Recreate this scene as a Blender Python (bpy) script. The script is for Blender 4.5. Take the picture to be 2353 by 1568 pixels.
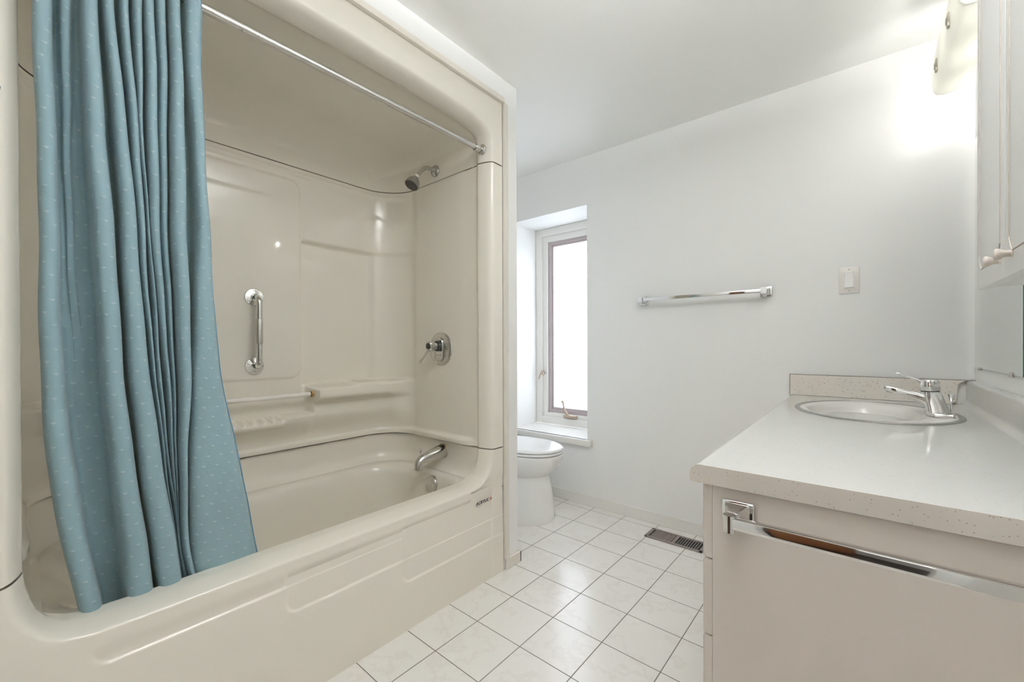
import bpy, bmesh, math, random
from mathutils import Vector, Matrix
from math import sin, cos, pi, sqrt, radians

for _o in list(bpy.data.objects):
    bpy.data.objects.remove(_o, do_unlink=True)
SC = bpy.context.scene
COL = SC.collection

# ------------------------------------------------------------------ camera
CAM_H = 1.0655
YAW, PITCH, ROLL = 0.6983, -0.0049, -0.0031
cam = bpy.data.cameras.new('camera')
cam.sensor_width = 36.0
cam.lens = 14.66
cam.shift_y = 14.67 / 2353.0
cam.clip_start = 0.02
cam_ob = bpy.data.objects.new('camera', cam)
COL.objects.link(cam_ob)
_fw = Vector((-sin(YAW), cos(YAW), 0)); _rt = Vector((cos(YAW), sin(YAW), 0)); _up = Vector((0, 0, 1))
_F = _fw * cos(PITCH) + _up * sin(PITCH); _U = _up * cos(PITCH) - _fw * sin(PITCH)
_R = _rt * cos(ROLL) + _U * sin(ROLL); _U2 = _U * cos(ROLL) - _rt * sin(ROLL)
_m = Matrix((_R, _U2, -_F)).transposed().to_4x4()
_m.translation = Vector((0, 0, CAM_H))
cam_ob.matrix_world = _m
SC.camera = cam_ob

# ------------------------------------------------------------------ view, world, lights
SC.view_settings.view_transform = 'Standard'
SC.view_settings.look = 'None'
SC.view_settings.exposure = 0.45
SC.view_settings.gamma = 1.0
SC.view_settings.use_curve_mapping = False
SC.cycles.use_denoising = True
SC.cycles.max_bounces = 14
SC.cycles.diffuse_bounces = 8
SC.cycles.glossy_bounces = 6
SC.cycles.transmission_bounces = 8
SC.cycles.transparent_max_bounces = 12
SC.cycles.caustics_reflective = False
SC.cycles.caustics_refractive = False
SC.cycles.sample_clamp_indirect = 6.0

world = bpy.data.worlds.new('overcast_sky')
SC.world = world
world.use_nodes = True
_bg = world.node_tree.nodes['Background']
_bg.inputs['Color'].default_value = (0.86, 0.92, 1.0, 1)
_bg.inputs['Strength'].default_value = 1.0

BULB_POWER = 56.0          # emission of the three vanity bulbs
WINDOW_WATTS = 33.0        # daylight on the frosted window
HALL_WATTS = 4.0           # added fill light in the hall behind the camera
FILL_UP_WATTS = 46.0       # added unseen fill above the camera's view, no fixture belongs to it


def area_light(name, loc, rot, sx, sy, watts, color):
    l = bpy.data.lights.new(name, 'AREA')
    l.shape = 'RECTANGLE'; l.size = sx; l.size_y = sy
    l.energy = watts; l.color = color
    o = bpy.data.objects.new(name, l); COL.objects.link(o)
    o.location = loc; o.rotation_euler = rot
    return o


area_light('daylight_outside_window', (-1.72, 3.25, 1.35), (radians(-90), 0, 0), 1.0, 1.9, WINDOW_WATTS, (0.9, 0.95, 1.0))
area_light('added_hall_fill', (-0.1, -1.35, 1.55), (radians(82), 0, 0), 1.3, 1.4, HALL_WATTS, (1.0, 0.98, 0.95))  # added fill from behind the camera, no real source
area_light('added_fill_uplight', (-0.12, 0.70, 2.19), (radians(180), 0, 0), 0.4, 0.4, FILL_UP_WATTS, (0.955, 0.97, 1.0))  # added fill aimed up, bounces off the ceiling to brighten the room


# ------------------------------------------------------------------ materials
def srgb(r, g, b):
    f = lambda c: ((c / 255.0) / 12.92) if c / 255.0 <= 0.04045 else (((c / 255.0) + 0.055) / 1.055) ** 2.4
    return (f(r), f(g), f(b), 1.0)


class NT:
    def __init__(self, name):
        self.m = bpy.data.materials.new(name)
        self.m.use_nodes = True
        self.t = self.m.node_tree
        self.b = self.t.nodes['Principled BSDF']
        self.out = self.t.nodes['Material Output']

    def n(self, kind, **kw):
        x = self.t.nodes.new(kind)
        for k, v in kw.items():
            if k == 'inp':
                for kk, vv in v.items():
                    if isinstance(vv, bpy.types.NodeSocket):
                        self.t.links.new(vv, x.inputs[kk])
                    else:
                        x.inputs[kk].default_value = vv
            else:
                setattr(x, k, v)
        return x

    def math(self, op, a, b=None, c=None):
        x = self.t.nodes.new('ShaderNodeMath'); x.operation = op
        for i, v in enumerate((a, b, c)):
            if v is None: continue
            if isinstance(v, bpy.types.NodeSocket): self.t.links.new(v, x.inputs[i])
            else: x.inputs[i].default_value = v
        return x.outputs[0]

    def mix(self, fac, a, b):
        x = self.t.nodes.new('ShaderNodeMix'); x.data_type = 'RGBA'
        for i, v in ((0, fac), (6, a), (7, b)):
            if isinstance(v, bpy.types.NodeSocket): self.t.links.new(v, x.inputs[i])
            else: x.inputs[i].default_value = v
        return x.outputs[2]

    def link(self, a, b): self.t.links.new(a, b)

    def set(self, **kw):
        for k, v in kw.items():
            k = {'base': 'Base Color', 'rough': 'Roughness', 'metal': 'Metallic', 'ior': 'IOR', 'coat': 'Coat Weight',
                 'coat_rough': 'Coat Roughness', 'trans': 'Transmission Weight', 'emit': 'Emission Color',
                 'emit_s': 'Emission Strength', 'spec': 'Specular IOR Level', 'sheen': 'Sheen Weight'}[k]
            if isinstance(v, bpy.types.NodeSocket): self.t.links.new(v, self.b.inputs[k])
            else: self.b.inputs[k].default_value = v
        return self

    def bump(self, h, strength, dist):
        x = self.t.nodes.new('ShaderNodeBump')
        x.inputs['Strength'].default_value = strength; x.inputs['Distance'].default_value = dist
        self.t.links.new(h, x.inputs['Height']); self.t.links.new(x.outputs[0], self.b.inputs['Normal'])


def plain(name, col, rough=0.5, metal=0.0, coat=0.0, noise=0.02, scale=6.0, bump=0.0, bscale=200.0):
    """a plain painted, moulded or metal surface with a faint procedural mottling"""
    t = NT(name)
    tc = t.n('ShaderNodeTexCoord').outputs['Object']
    nz = t.n('ShaderNodeTexNoise', inp={'Vector': tc, 'Scale': scale, 'Detail': 3.0})
    c2 = tuple(max(0, c * (1 - noise * 2)) for c in col[:3]) + (1,)
    t.set(base=t.mix(nz.outputs['Fac'], c2, col), rough=rough, metal=metal, coat=coat)
    if bump:
        n2 = t.n('ShaderNodeTexNoise', inp={'Vector': tc, 'Scale': bscale, 'Detail': 2.0})
        t.bump(n2.outputs['Fac'], bump, 0.001)
    return t.m


M = {}
M['wall'] = plain('white_wall_paint', srgb(240, 240, 238), 0.55, noise=0.006, bump=0.12, bscale=260)
M['ceiling'] = plain('white_ceiling_paint', srgb(246, 246, 243), 0.7, noise=0.005, bump=0.1, bscale=220)
M['trim'] = plain('white_trim_paint', srgb(234, 232, 227), 0.35, noise=0.006)
M['trim_cream'] = plain('cream_trim', srgb(226, 221, 211), 0.35, noise=0.01)
M['acrylic'] = plain('almond_acrylic', srgb(227, 222, 211), 0.05, noise=0.01)
M['white_acrylic_rod'] = plain('white_plastic_rod', srgb(235, 232, 225), 0.15)
M['groove'] = plain('dark_joint', srgb(122, 112, 94), 0.9)
M['chrome'] = plain('chrome', (0.80, 0.80, 0.79, 1), 0.06, 1.0, noise=0.01)
M['chrome_worn'] = plain('worn_chrome', (0.66, 0.65, 0.61, 1), 0.2, 1.0, noise=0.1, scale=60)
M['chrome_knurl'] = plain('knurled_chrome', (0.62, 0.61, 0.57, 1), 0.38, 1.0, noise=0.1, scale=90, bump=0.6, bscale=900)
M['dark_hole'] = plain('dark_recess', (0.02, 0.02, 0.02, 1), 0.7)
M['dark_nozzle'] = plain('dark_rubber_nozzles', (0.05, 0.045, 0.04, 1), 0.6, bump=1.0, bscale=700)
M['porcelain'] = plain('white_porcelain', srgb(240, 240, 238), 0.08, noise=0.004, coat=0.4)
M['seat_plastic'] = plain('white_seat_plastic', srgb(240, 240, 239), 0.2, noise=0.004)
M['panel'] = plain('almond_melamine', srgb(222, 213, 204), 0.42, noise=0.02, scale=3)
M['cab_white'] = plain('white_thermofoil', srgb(222, 222, 220), 0.4, noise=0.006)
M['cab_groove'] = plain('routed_groove', srgb(168, 160, 150), 0.6)
M['switch'] = plain('white_switch_plastic', srgb(250, 249, 247), 0.3)
M['switch_plate'] = plain('offwhite_switch_plate', srgb(232, 227, 222), 0.35)
M['sash'] = plain('taupe_window_sash', srgb(186, 175, 176), 0.4, noise=0.03)
M['bronze'] = plain('faded_tan_metal', srgb(186, 168, 150), 0.35, 0.4, noise=0.05, scale=50)
M['register'] = plain('taupe_register_metal', srgb(142, 132, 126), 0.45, 0.3, noise=0.06, scale=40)
M['wood'] = plain('brown_wood_door', srgb(120, 78, 48), 0.4, noise=0.2, scale=9)
M['hall_floor'] = plain('dark_hall_floor', srgb(52, 42, 36), 0.35, noise=0.2, scale=7)
M['hall_wall'] = plain('hall_wall_paint', srgb(205, 198, 188), 0.6)
M['ink_black'] = plain('black_ink', srgb(38, 36, 36), 0.5)
M['ink_red'] = plain('red_ink', srgb(150, 62, 52), 0.5)
M['old_caulk'] = plain('yellowed_caulk', srgb(196, 178, 138), 0.6)
M['rust'] = plain('tan_socket', srgb(150, 122, 76), 0.6)
M['sink_white'] = plain('white_enamel', srgb(230, 227, 222), 0.22, noise=0.004)

# floor tiles: marbled white squares with grey grout
S_T = 0.206


def tile_material():
    t = NT('marbled_white_floor_tile')
    tc = t.n('ShaderNodeTexCoord').outputs['Object']
    sp = t.n('ShaderNodeSeparateXYZ', inp={0: tc})
    X = t.math('ADD', t.math('DIVIDE', sp.outputs[0], S_T), 6.5494)
    Y = t.math('ADD', t.math('DIVIDE', sp.outputs[1], S_T), -5.5508)
    a = -0.0067
    i = t.math('DIVIDE', t.math('ADD', t.math('MULTIPLY', X, cos(a)), t.math('MULTIPLY', Y, sin(a))), 1.0269)
    j = t.math('ADD', t.math('MULTIPLY', X, -sin(a)), t.math('MULTIPLY', Y, cos(a)))
    di = t.math('ABSOLUTE', t.math('SUBTRACT', t.math('FRACT', t.math('ADD', i, 20.5)), 0.5))
    dj = t.math('ABSOLUTE', t.math('SUBTRACT', t.math('FRACT', t.math('ADD', j, 20.5)), 0.5))
    dmin = t.math('MINIMUM', di, dj)
    grout = t.n('ShaderNodeMapRange', inp={'Value': dmin, 'From Min': 0.0055, 'From Max': 0.0105, 'To Min': 1.0, 'To Max': 0.0})
    # tile-by-tile shift of the marbling
    ci = t.math('FLOOR', i); cj = t.math('FLOOR', j)
    cmb = t.n('ShaderNodeCombineXYZ', inp={0: t.math('MULTIPLY', ci, 3.7), 1: t.math('MULTIPLY', cj, 5.3), 2: t.math('MULTIPLY', t.math('ADD', ci, cj), 1.9)})
    off = t.n('ShaderNodeVectorMath', operation='ADD', inp={0: tc, 1: cmb.outputs[0]})
    warp = t.n('ShaderNodeTexNoise', inp={'Vector': off.outputs[0], 'Scale': 5.0, 'Detail': 6.0, 'Roughness': 0.6})
    vein = t.math('ABSOLUTE', t.math('SUBTRACT', warp.outputs['Fac'], 0.5))
    vr = t.n('ShaderNodeMapRange', inp={'Value': vein, 'From Min': 0.0, 'From Max': 0.03, 'To Min': 0.28, 'To Max': 0.0})
    cloud = t.n('ShaderNodeTexNoise', inp={'Vector': off.outputs[0], 'Scale': 8.0, 'Detail': 3.0})
    body = t.mix(cloud.outputs['Fac'], srgb(231, 228, 223), srgb(237, 235, 231))
    body = t.mix(vr.outputs[0], body, srgb(215, 205, 197))
    base = t.mix(grout.outputs[0], body, srgb(112, 106, 99))
    rough = t.math('ADD', t.math('MULTIPLY', grout.outputs[0], 0.5), 0.2)
    t.set(base=base, rough=rough)
    t.bump(t.math('SUBTRACT', 1.0, grout.outputs[0]), 0.5, 0.0015)
    return t.m


M['tile'] = tile_material()


def speckle_material(name, c0, c1, amount):
    t = NT(name)
    tc = t.n('ShaderNodeTexCoord').outputs['Object']
    v = t.n('ShaderNodeTexVoronoi', inp={'Vector': tc, 'Scale': 150.0, 'Randomness': 1.0})
    gate = t.n('ShaderNodeSeparateColor', inp={0: v.outputs['Color']})
    dot = t.math('LESS_THAN', v.outputs['Distance'], t.math('MULTIPLY', gate.outputs[1], 0.38))
    sel = t.math('MULTIPLY', dot, t.math('LESS_THAN', gate.outputs[0], 0.5))
    nz = t.n('ShaderNodeTexNoise', inp={'Vector': tc, 'Scale': 14.0})
    body = t.mix(nz.outputs['Fac'], c0, c1)
    t.set(base=t.mix(t.math('MULTIPLY', sel, amount), body, srgb(158, 138, 118)), rough=0.13, coat=0.2)
    return t.m


M['laminate'] = speckle_material('offwhite_laminate', srgb(200, 200, 196), srgb(204, 204, 200), 0.15)
M['laminate_strip'] = speckle_material('speckled_beige_laminate_strip', srgb(222, 215, 206), srgb(227, 220, 212), 0.6)


def curtain_material():
    t = NT('blue_dotted_polyester')
    uv = t.n('ShaderNodeUVMap'); uv.uv_map = 'fabric'
    sp = t.n('ShaderNodeSeparateXYZ', inp={0: uv.outputs[0]})
    pitch_u, pitch_v = 0.030, 0.027
    row = t.math('FLOOR', t.math('DIVIDE', sp.outputs[1], pitch_v))
    stag = t.math('MULTIPLY', t.math('MODULO', row, 2.0), 0.5)
    fu = t.math('SUBTRACT', t.math('FRACT', t.math('ADD', t.math('DIVIDE', sp.outputs[0], pitch_u), stag)), 0.5)
    fv = t.math('SUBTRACT', t.math('FRACT', t.math('DIVIDE', sp.outputs[1], pitch_v)), 0.5)
    du = t.math('MULTIPLY', fu, pitch_u); dv = t.math('MULTIPLY', fv, pitch_v)
    # a little pointed tuft: wide at its lower edge
    wide = t.math('SUBTRACT', 0.0050, t.math('MULTIPLY', t.math('ADD', dv, 0.0018), 0.9))
    inside = t.math('MULTIPLY', t.math('LESS_THAN', t.math('ABSOLUTE', du), wide),
                    t.math('MULTIPLY', t.math('GREATER_THAN', dv, -0.0024), t.math('LESS_THAN', dv, 0.0032)))
    soft = t.math('MULTIPLY', t.math('SUBTRACT', 1.0, t.math('MINIMUM', t.math('DIVIDE', t.math('ABSOLUTE', du), 0.0055), 1.0)),
                  t.math('SUBTRACT', 1.0, t.math('MINIMUM', t.math('DIVIDE', t.math('ABSOLUTE', dv), 0.0042), 1.0)))
    tc = t.n('ShaderNodeTexCoord').outputs['Object']
    wr = t.n('ShaderNodeTexNoise', inp={'Vector': tc, 'Scale': 26.0, 'Detail': 4.0})
    weave = t.n('ShaderNodeTexNoise', inp={'Vector': tc, 'Scale': 900.0})
    c = t.mix(wr.outputs['Fac'], srgb(150, 184, 199), srgb(161, 194, 208))
    c = t.mix(t.math('MULTIPLY', inside, 0.75), c, srgb(205, 222, 228))
    t.set(base=c, rough=0.55, sheen=0.35)
    h = t.math('ADD', t.math('MULTIPLY', soft, 1.0), t.math('ADD', t.math('MULTIPLY', wr.outputs['Fac'], 1.3), t.math('MULTIPLY', weave.outputs['Fac'], 0.06)))
    t.bump(h, 0.55, 0.003)
    tr = t.n('ShaderNodeBsdfTranslucent', inp={'Color': srgb(190, 186, 146)})
    mx = t.n('ShaderNodeMixShader', inp={0: 0.36, 1: t.b.outputs[0], 2: tr.outputs[0]})
    t.link(mx.outputs[0], t.out.inputs[0])
    return t.m


M['curtain'] = curtain_material()
M['hem'] = plain('darker_blue_hem', srgb(88, 124, 146), 0.6, noise=0.05, scale=80)


def frosted_material():
    t = NT('frosted_pattern_glass')
    tc = t.n('ShaderNodeTexCoord').outputs['Object']
    vz = t.n('ShaderNodeTexVoronoi', inp={'Vector': tc, 'Scale': 130.0})
    nz = t.n('ShaderNodeTexNoise', inp={'Vector': tc, 'Scale': 3.0})
    c = t.mix(vz.outputs['Distance'], (0.80, 0.82, 0.86, 1), (0.92, 0.93, 0.95, 1))
    tl = t.n('ShaderNodeBsdfTranslucent', inp={'Color': c})
    tp = t.n('ShaderNodeBsdfTransparent', inp={'Color': c})
    gl = t.n('ShaderNodeBsdfGlossy', inp={'Color': (1, 1, 1, 1), 'Roughness': 0.3})
    bp = t.n('ShaderNodeBump', inp={'Height': vz.outputs['Distance'], 'Strength': 0.4, 'Distance': 0.002})
    t.link(bp.outputs[0], gl.inputs['Normal'])
    m1 = t.n('ShaderNodeMixShader', inp={0: 0.35, 1: tl.outputs[0], 2: tp.outputs[0]})
    m2 = t.n('ShaderNodeMixShader', inp={0: 0.06, 1: m1.outputs[0], 2: gl.outputs[0]})
    t.link(m2.outputs[0], t.out.inputs[0])
    return t.m


M['frosted'] = frosted_material()


def mirror_material():
    t = NT('silvered_mirror_glass')
    t.set(base=(0.82, 0.85, 0.82, 1), rough=0.01, metal=1.0)
    return t.m


M['mirror'] = mirror_material()
M['glass_edge'] = plain('green_glass_edge', srgb(40, 84, 76), 0.15)


def shade_material():
    t = NT('embossed_frosted_shade_glass')
    tc = t.n('ShaderNodeTexCoord').outputs['Object']
    nz = t.n('ShaderNodeTexNoise', inp={'Vector': tc, 'Scale': 18.0, 'Detail': 2.0})
    tl = t.n('ShaderNodeBsdfTranslucent', inp={'Color': (0.60, 0.60, 0.56, 1)})
    df = t.n('ShaderNodeBsdfDiffuse', inp={'Color': (0.88, 0.87, 0.83, 1)})
    tp = t.n('ShaderNodeBsdfTransparent', inp={'Color': (0.40, 0.39, 0.36, 1)})
    gl = t.n('ShaderNodeBsdfGlossy', inp={'Color': (1, 1, 1, 1), 'Roughness': 0.15})
    m1 = t.n('ShaderNodeMixShader', inp={0: 0.3, 1: tl.outputs[0], 2: df.outputs[0]})
    m2 = t.n('ShaderNodeMixShader', inp={0: 0.04, 1: m1.outputs[0], 2: tp.outputs[0]})
    m3 = t.n('ShaderNodeMixShader', inp={0: 0.06, 1: m2.outputs[0], 2: gl.outputs[0]})
    bp = t.n('ShaderNodeBump', inp={'Height': nz.outputs['Fac'], 'Strength': 0.6, 'Distance': 0.004})
    for x in (df, gl): t.link(bp.outputs[0], x.inputs['Normal'])
    t.link(m3.outputs[0], t.out.inputs[0])
    return t.m


M['shade'] = shade_material()


def bulb_material():
    t = NT('lit_bulb_glass')
    t.set(base=(1, 1, 1, 1), emit=(1.0, 0.99, 0.975, 1), emit_s=BULB_POWER)
    return t.m


M['bulb'] = bulb_material()

# ------------------------------------------------------------------ mesh helpers
ORG = {}


def finish(name, bm, mat, parent=None, smooth=True, origin=None, mats=None, angle=radians(38)):
    """link a bmesh given in world coordinates as ONE object; a child keeps its thing's origin"""
    if parent is not None:
        o0 = ORG[parent]
    elif origin is not None:
        o0 = Vector(origin)
    else:
        xs = [v.co for v in bm.verts]
        mn = Vector([min(c[i] for c in xs) for i in range(3)]); mx = Vector([max(c[i] for c in xs) for i in range(3)])
        o0 = Vector(((mn.x + mx.x) / 2, (mn.y + mx.y) / 2, mn.z))
    for v in bm.verts: v.co -= o0
    me = bpy.data.meshes.new(name)
    bm.to_mesh(me); bm.free()
    for m in (mats or [mat]): me.materials.append(m)
    if smooth:
        for p in me.polygons: p.use_smooth = True
        try: me.set_sharp_from_angle(angle=angle)
        except Exception: pass
    o = bpy.data.objects.new(name, me)
    COL.objects.link(o)
    if parent is not None: o.parent = parent
    else: o.location = o0
    ORG[o] = o0
    return o


def thing(name, loc, label, cat, group=None):
    o = bpy.data.objects.new(name, None)
    o.empty_display_size = 0.05
    COL.objects.link(o)
    o.location = loc
    o['label'] = label; o['category'] = cat
    if group: o['group'] = group
    ORG[o] = Vector(loc)
    return o


def tag(o, label, cat, group=None):
    o['label'] = label; o['category'] = cat
    if group: o['group'] = group
    return o


def structure(name, bm, mat, smooth=False, origin=None, mats=None):
    o = finish(name, bm, mat, smooth=smooth, origin=origin, mats=mats)
    o['kind'] = 'structure'
    return o


def B(): return bmesh.new()


def box(bm, x0, x1, y0, y1, z0, z1, bevel=0.0, seg=2, mi=0):
    vs = [bm.verts.new((x, y, z)) for x in (x0, x1) for y in (y0, y1) for z in (z0, z1)]
    idx = [(0, 1, 3, 2), (4, 6, 7, 5), (0, 4, 5, 1), (2, 3, 7, 6), (0, 2, 6, 4), (1, 5, 7, 3)]
    fs = [bm.faces.new([vs[i] for i in f]) for f in idx]
    for f in fs: f.material_index = mi
    if bevel > 0:
        es = set(e for f in fs for e in f.edges)
        r = bmesh.ops.bevel(bm, geom=list(es), offset=bevel, segments=seg, profile=0.5, affect='EDGES')
        for f in r['faces']: f.material_index = mi
    return bm


def grid(bm, rows, close_u=False, close_v=False, mi=0, flip=False):
    """skin a list of rows of points"""
    vr = [[bm.verts.new(p) for p in r] for r in rows]
    nr, nc = len(vr), len(vr[0])
    for i in range(nr if close_v else nr - 1):
        for j in range(nc if close_u else nc - 1):
            a = vr[i][j]; b = vr[i][(j + 1) % nc]; c = vr[(i + 1) % nr][(j + 1) % nc]; d = vr[(i + 1) % nr][j]
            try:
                f = bm.faces.new((a, d, c, b) if flip else (a, b, c, d)); f.material_index = mi
            except ValueError: pass
    return vr


def cap(bm, ring, flip=False, mi=0):
    f = bm.faces.new(list(reversed(ring)) if flip else ring); f.material_index = mi
    return f


def fix_normals(bm):
    bmesh.ops.recalc_face_normals(bm, faces=bm.faces[:])


def frame_for(d):
    d = d.normalized()
    u = Vector((0, 0, 1)) if abs(d.z) < 0.9 else Vector((1, 0, 0))
    s = d.cross(u).normalized(); t = s.cross(d).normalized()
    return s, t


def tube(bm, pts, rad, seg=16, caps=True, mi=0):
    pts = [Vector(p) for p in pts]
    n = len(pts)
    rads = rad if isinstance(rad, (list, tuple)) else [rad] * n
    tang = []
    for i in range(n):
        a = pts[max(i - 1, 0)]; b = pts[min(i + 1, n - 1)]
        tang.append((b - a).normalized())
    s, t = frame_for(tang[0])
    rings = []
    for i in range(n):
        if i:
            s = (s - tang[i] * s.dot(tang[i])).normalized(); t = tang[i].cross(s).normalized() * (-1)
            t = s.cross(tang[i]).normalized()
        rings.append([pts[i] + (s * cos(2 * pi * k / seg) + t * sin(2 * pi * k / seg)) * rads[i] for k in range(seg)])
    vr = grid(bm, rings, close_u=True, mi=mi)
    if caps:
        cap(bm, vr[0], mi=mi); cap(bm, vr[-1], flip=True, mi=mi)
    fix_normals(bm)
    return vr


def lathe(bm, origin, axis, prof, seg=32, mi=0, sx=1.0, caps=True):
    """prof: (radius, height along axis); sx squeezes the first radial direction"""
    origin = Vector(origin); ax = Vector(axis).normalized()
    s, t = frame_for(ax)
    rings = [[origin + ax * h + (s * cos(2 * pi * k / seg) * sx + t * sin(2 * pi * k / seg)) * r for k in range(seg)] for r, h in prof]
    vr = grid(bm, rings, close_u=True, mi=mi)
    if caps:
        cap(bm, vr[0], mi=mi); cap(bm, vr[-1], flip=True, mi=mi)
    fix_normals(bm)
    return vr


def arc_pts(pts, r, n=6):
    """polyline with rounded corners"""
    pts = [Vector(p) for p in pts]
    out = [pts[0]]
    for i in range(1, len(pts) - 1):
        p = pts[i]; a = (pts[i - 1] - p); b = (pts[i + 1] - p)
        rr = min(r, a.length * 0.49, b.length * 0.49)
        a0 = p + a.normalized() * rr; b0 = p + b.normalized() * rr
        for k in range(n + 1):
            q = k / n
            out.append(a0 * (1 - q) ** 2 + p * 2 * q * (1 - q) + b0 * q * q)
    out.append(pts[-1])
    return out


def rrect(w, h, r, n=5):
    """rounded rectangle outline (a,b) centred on 0"""
    out = []
    for cx, cy, a0 in ((w / 2 - r, h / 2 - r, 0), (-w / 2 + r, h / 2 - r, 90), (-w / 2 + r, -h / 2 + r, 180), (w / 2 - r, -h / 2 + r, 270)):
        for k in range(n + 1):
            a = radians(a0 + 90 * k / n)
            out.append((cx + r * cos(a), cy + r * sin(a)))
    return out


def sweep_rect(bm, secs, mi=0):
    """secs: (centre, width-dir, height-dir, width, height, corner radius)"""
    rings = []
    for c, a, b, w, h, r in secs:
        c = Vector(c); a = Vector(a).normalized(); b = Vector(b).normalized()
        rings.append([c + a * p + b * q for p, q in rrect(w, h, r)])
    vr = grid(bm, rings, close_u=True, mi=mi)
    cap(bm, vr[0], mi=mi); cap(bm, vr[-1], flip=True, mi=mi)
    fix_normals(bm)


def ss(a, b, x):
    t = min(1.0, max(0.0, (x - a) / (b - a)))
    return t * t * (3 - 2 * t)


def lin(a, b, n): return [a + (b - a) * i / (n - 1) for i in range(n)]


def catmull(P, t):
    """P: list of (key, value) sorted; smooth interpolation"""
    n = len(P)
    if t <= P[0][0]: return P[0][1]
    if t >= P[-1][0]: return P[-1][1]
    for i in range(n - 1):
        if P[i][0] <= t <= P[i + 1][0]: break
    x0, x1 = P[i][0], P[i + 1][0]; y0, y1 = P[i][1], P[i + 1][1]
    m0 = (y1 - P[i - 1][1]) / (x1 - P[i - 1][0]) if i > 0 else (y1 - y0) / (x1 - x0)
    m1 = (P[i + 2][1] - y0) / (P[i + 2][0] - x0) if i + 2 < n else (y1 - y0) / (x1 - x0)
    h = x1 - x0; q = (t - x0) / h
    return ((2 * q ** 3 - 3 * q ** 2 + 1) * y0 + (q ** 3 - 2 * q ** 2 + q) * h * m0 + (-2 * q ** 3 + 3 * q ** 2) * y1 + (q ** 3 - q ** 2) * h * m1)


# ------------------------------------------------------------------ the room
CEIL = 2.325
XR, YF, XT = 0.343, 2.45, -1.30
XL = -2.20                      # left wall, behind the tub unit and the toilet
YN = -0.12                      # room side of the doorway wall

bm = B(); box(bm, XL - 0.1, 1.2, YN - 0.12, YF + 0.35, -0.08, 0.0)
structure('floor', bm, M['tile'], origin=(0, 0, 0))
bm = B(); box(bm, XL - 0.1, 1.6, -2.3, YF + 0.35, CEIL, CEIL + 0.08)
structure('ceiling', bm, M['ceiling'])

WX0, WX1, WZ0, WZ1, WD = -2.045, -1.403, 0.437, 2.0, 0.36
bm = B()
box(bm, WX1, XR + 0.1, YF, YF + WD, 0, CEIL)
box(bm, XL - 0.1, WX0, YF, YF + WD, 0, CEIL)
box(bm, WX0, WX1, YF, YF + WD, WZ1, CEIL)
box(bm, WX0, WX1, YF, YF + WD, 0, WZ0 - 0.042)
structure('wall_far', bm, M['wall'])
bm = B(); box(bm, XR, XR + 0.1, YN - 0.12, YF, 0, CEIL); structure('wall_right', bm, M['wall'])
bm = B(); box(bm, XL - 0.1, XL, YN, YF, 0, CEIL); structure('wall_left', bm, M['wall'])
# short wing wall between tub and toilet, header over the tub, stub at the near end
bm = B()
box(bm, XL, XT, 1.485, 1.590, 0, CEIL, bevel=0.004)
structure('wall_wing', bm, M['wall'])
bm = B(); box(bm, XL, XT, YN, 1.485, 2.205, CEIL); structure('wall_header', bm, M['wall'])
# near wall with the doorway the picture is taken from
DX0, DX1, DZ = -0.62, 0.22, 2.05
bm = B()
box(bm, XL - 0.1, DX0, YN - 0.12, YN, 0, CEIL)
box(bm, DX1, XR + 0.1, YN - 0.12, YN, 0, CEIL)
box(bm, DX0, DX1, YN - 0.12, YN, DZ, CEIL)
structure('wall_near', bm, M['wall'])
# the hall behind the camera
bm = B(); box(bm, -1.9, 1.6, -2.3, YN - 0.12, -0.08, -0.002); structure('floor_hall', bm, M['hall_floor'])
bm = B()
box(bm, -1.9, 1.6, -2.3, -2.2, 0, CEIL); box(bm, -1.9, -1.8, -2.2, YN - 0.12, 0, CEIL); box(bm, 1.5, 1.6, -2.2, YN - 0.12, 0, CEIL)
structure('wall_hall', bm, M['hall_wall'])
bm = B(); box(bm, 0.0, 0.80, -0.018, 0.018, 0.01, 2.03, bevel=0.002)
_dm = Matrix.Translation(Vector((DX0 + 0.03, YN - 0.15, 0))) @ Matrix.Rotation(radians(-60), 4, 'Z')
bmesh.ops.transform(bm, matrix=_dm, verts=bm.verts[:])
d1 = structure('door_1', bm, M['wood'])
bm = B(); lathe(bm, (0.74, 0.018, 1.0), (0, 1, 0), [(0.012, 0), (0.012, 0.03), (0.028, 0.04), (0.028, 0.06), (0.01, 0.07)], 20)
bmesh.ops.transform(bm, matrix=_dm, verts=bm.verts[:])
finish('door_knob', bm, M['chrome_worn'], d1)

# baseboards and the cream strip round the tub unit
bm = B(); box(bm, XL, -0.232, YF - 0.012, YF, 0, 0.068, bevel=0.003); structure('baseboard_far', bm, M['trim'])
bm = B()
box(bm, XT, XT + 0.012, 1.49, 1.602, 0, 0.052, bevel=0.003)
box(bm, XL, XT + 0.012, 1.59, 1.602, 0, 0.052, bevel=0.003)
structure('baseboard_wing', bm, M['trim_cream'])


def quarter_round(bm, p0, p1, out, side, r):
    """strip from p0 to p1; 'out' leaves the wall, 'side' lies in the wall"""
    out = Vector(out); side = Vector(side)
    sec = [Vector((0, 0, 0))] + [out * (r * sin(a)) + side * (r * 2.4 * (1 - cos(a)) / 1.0 if False else r * 2.2 * cos(a)) for a in lin(0, pi / 2, 7)]
    rows = [[Vector(p) + s for s in sec] for p in (p0, p1)]
    vr = grid(bm, rows, close_u=True)
    cap(bm, vr[0]); cap(bm, vr[1], flip=True); fix_normals(bm)


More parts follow.
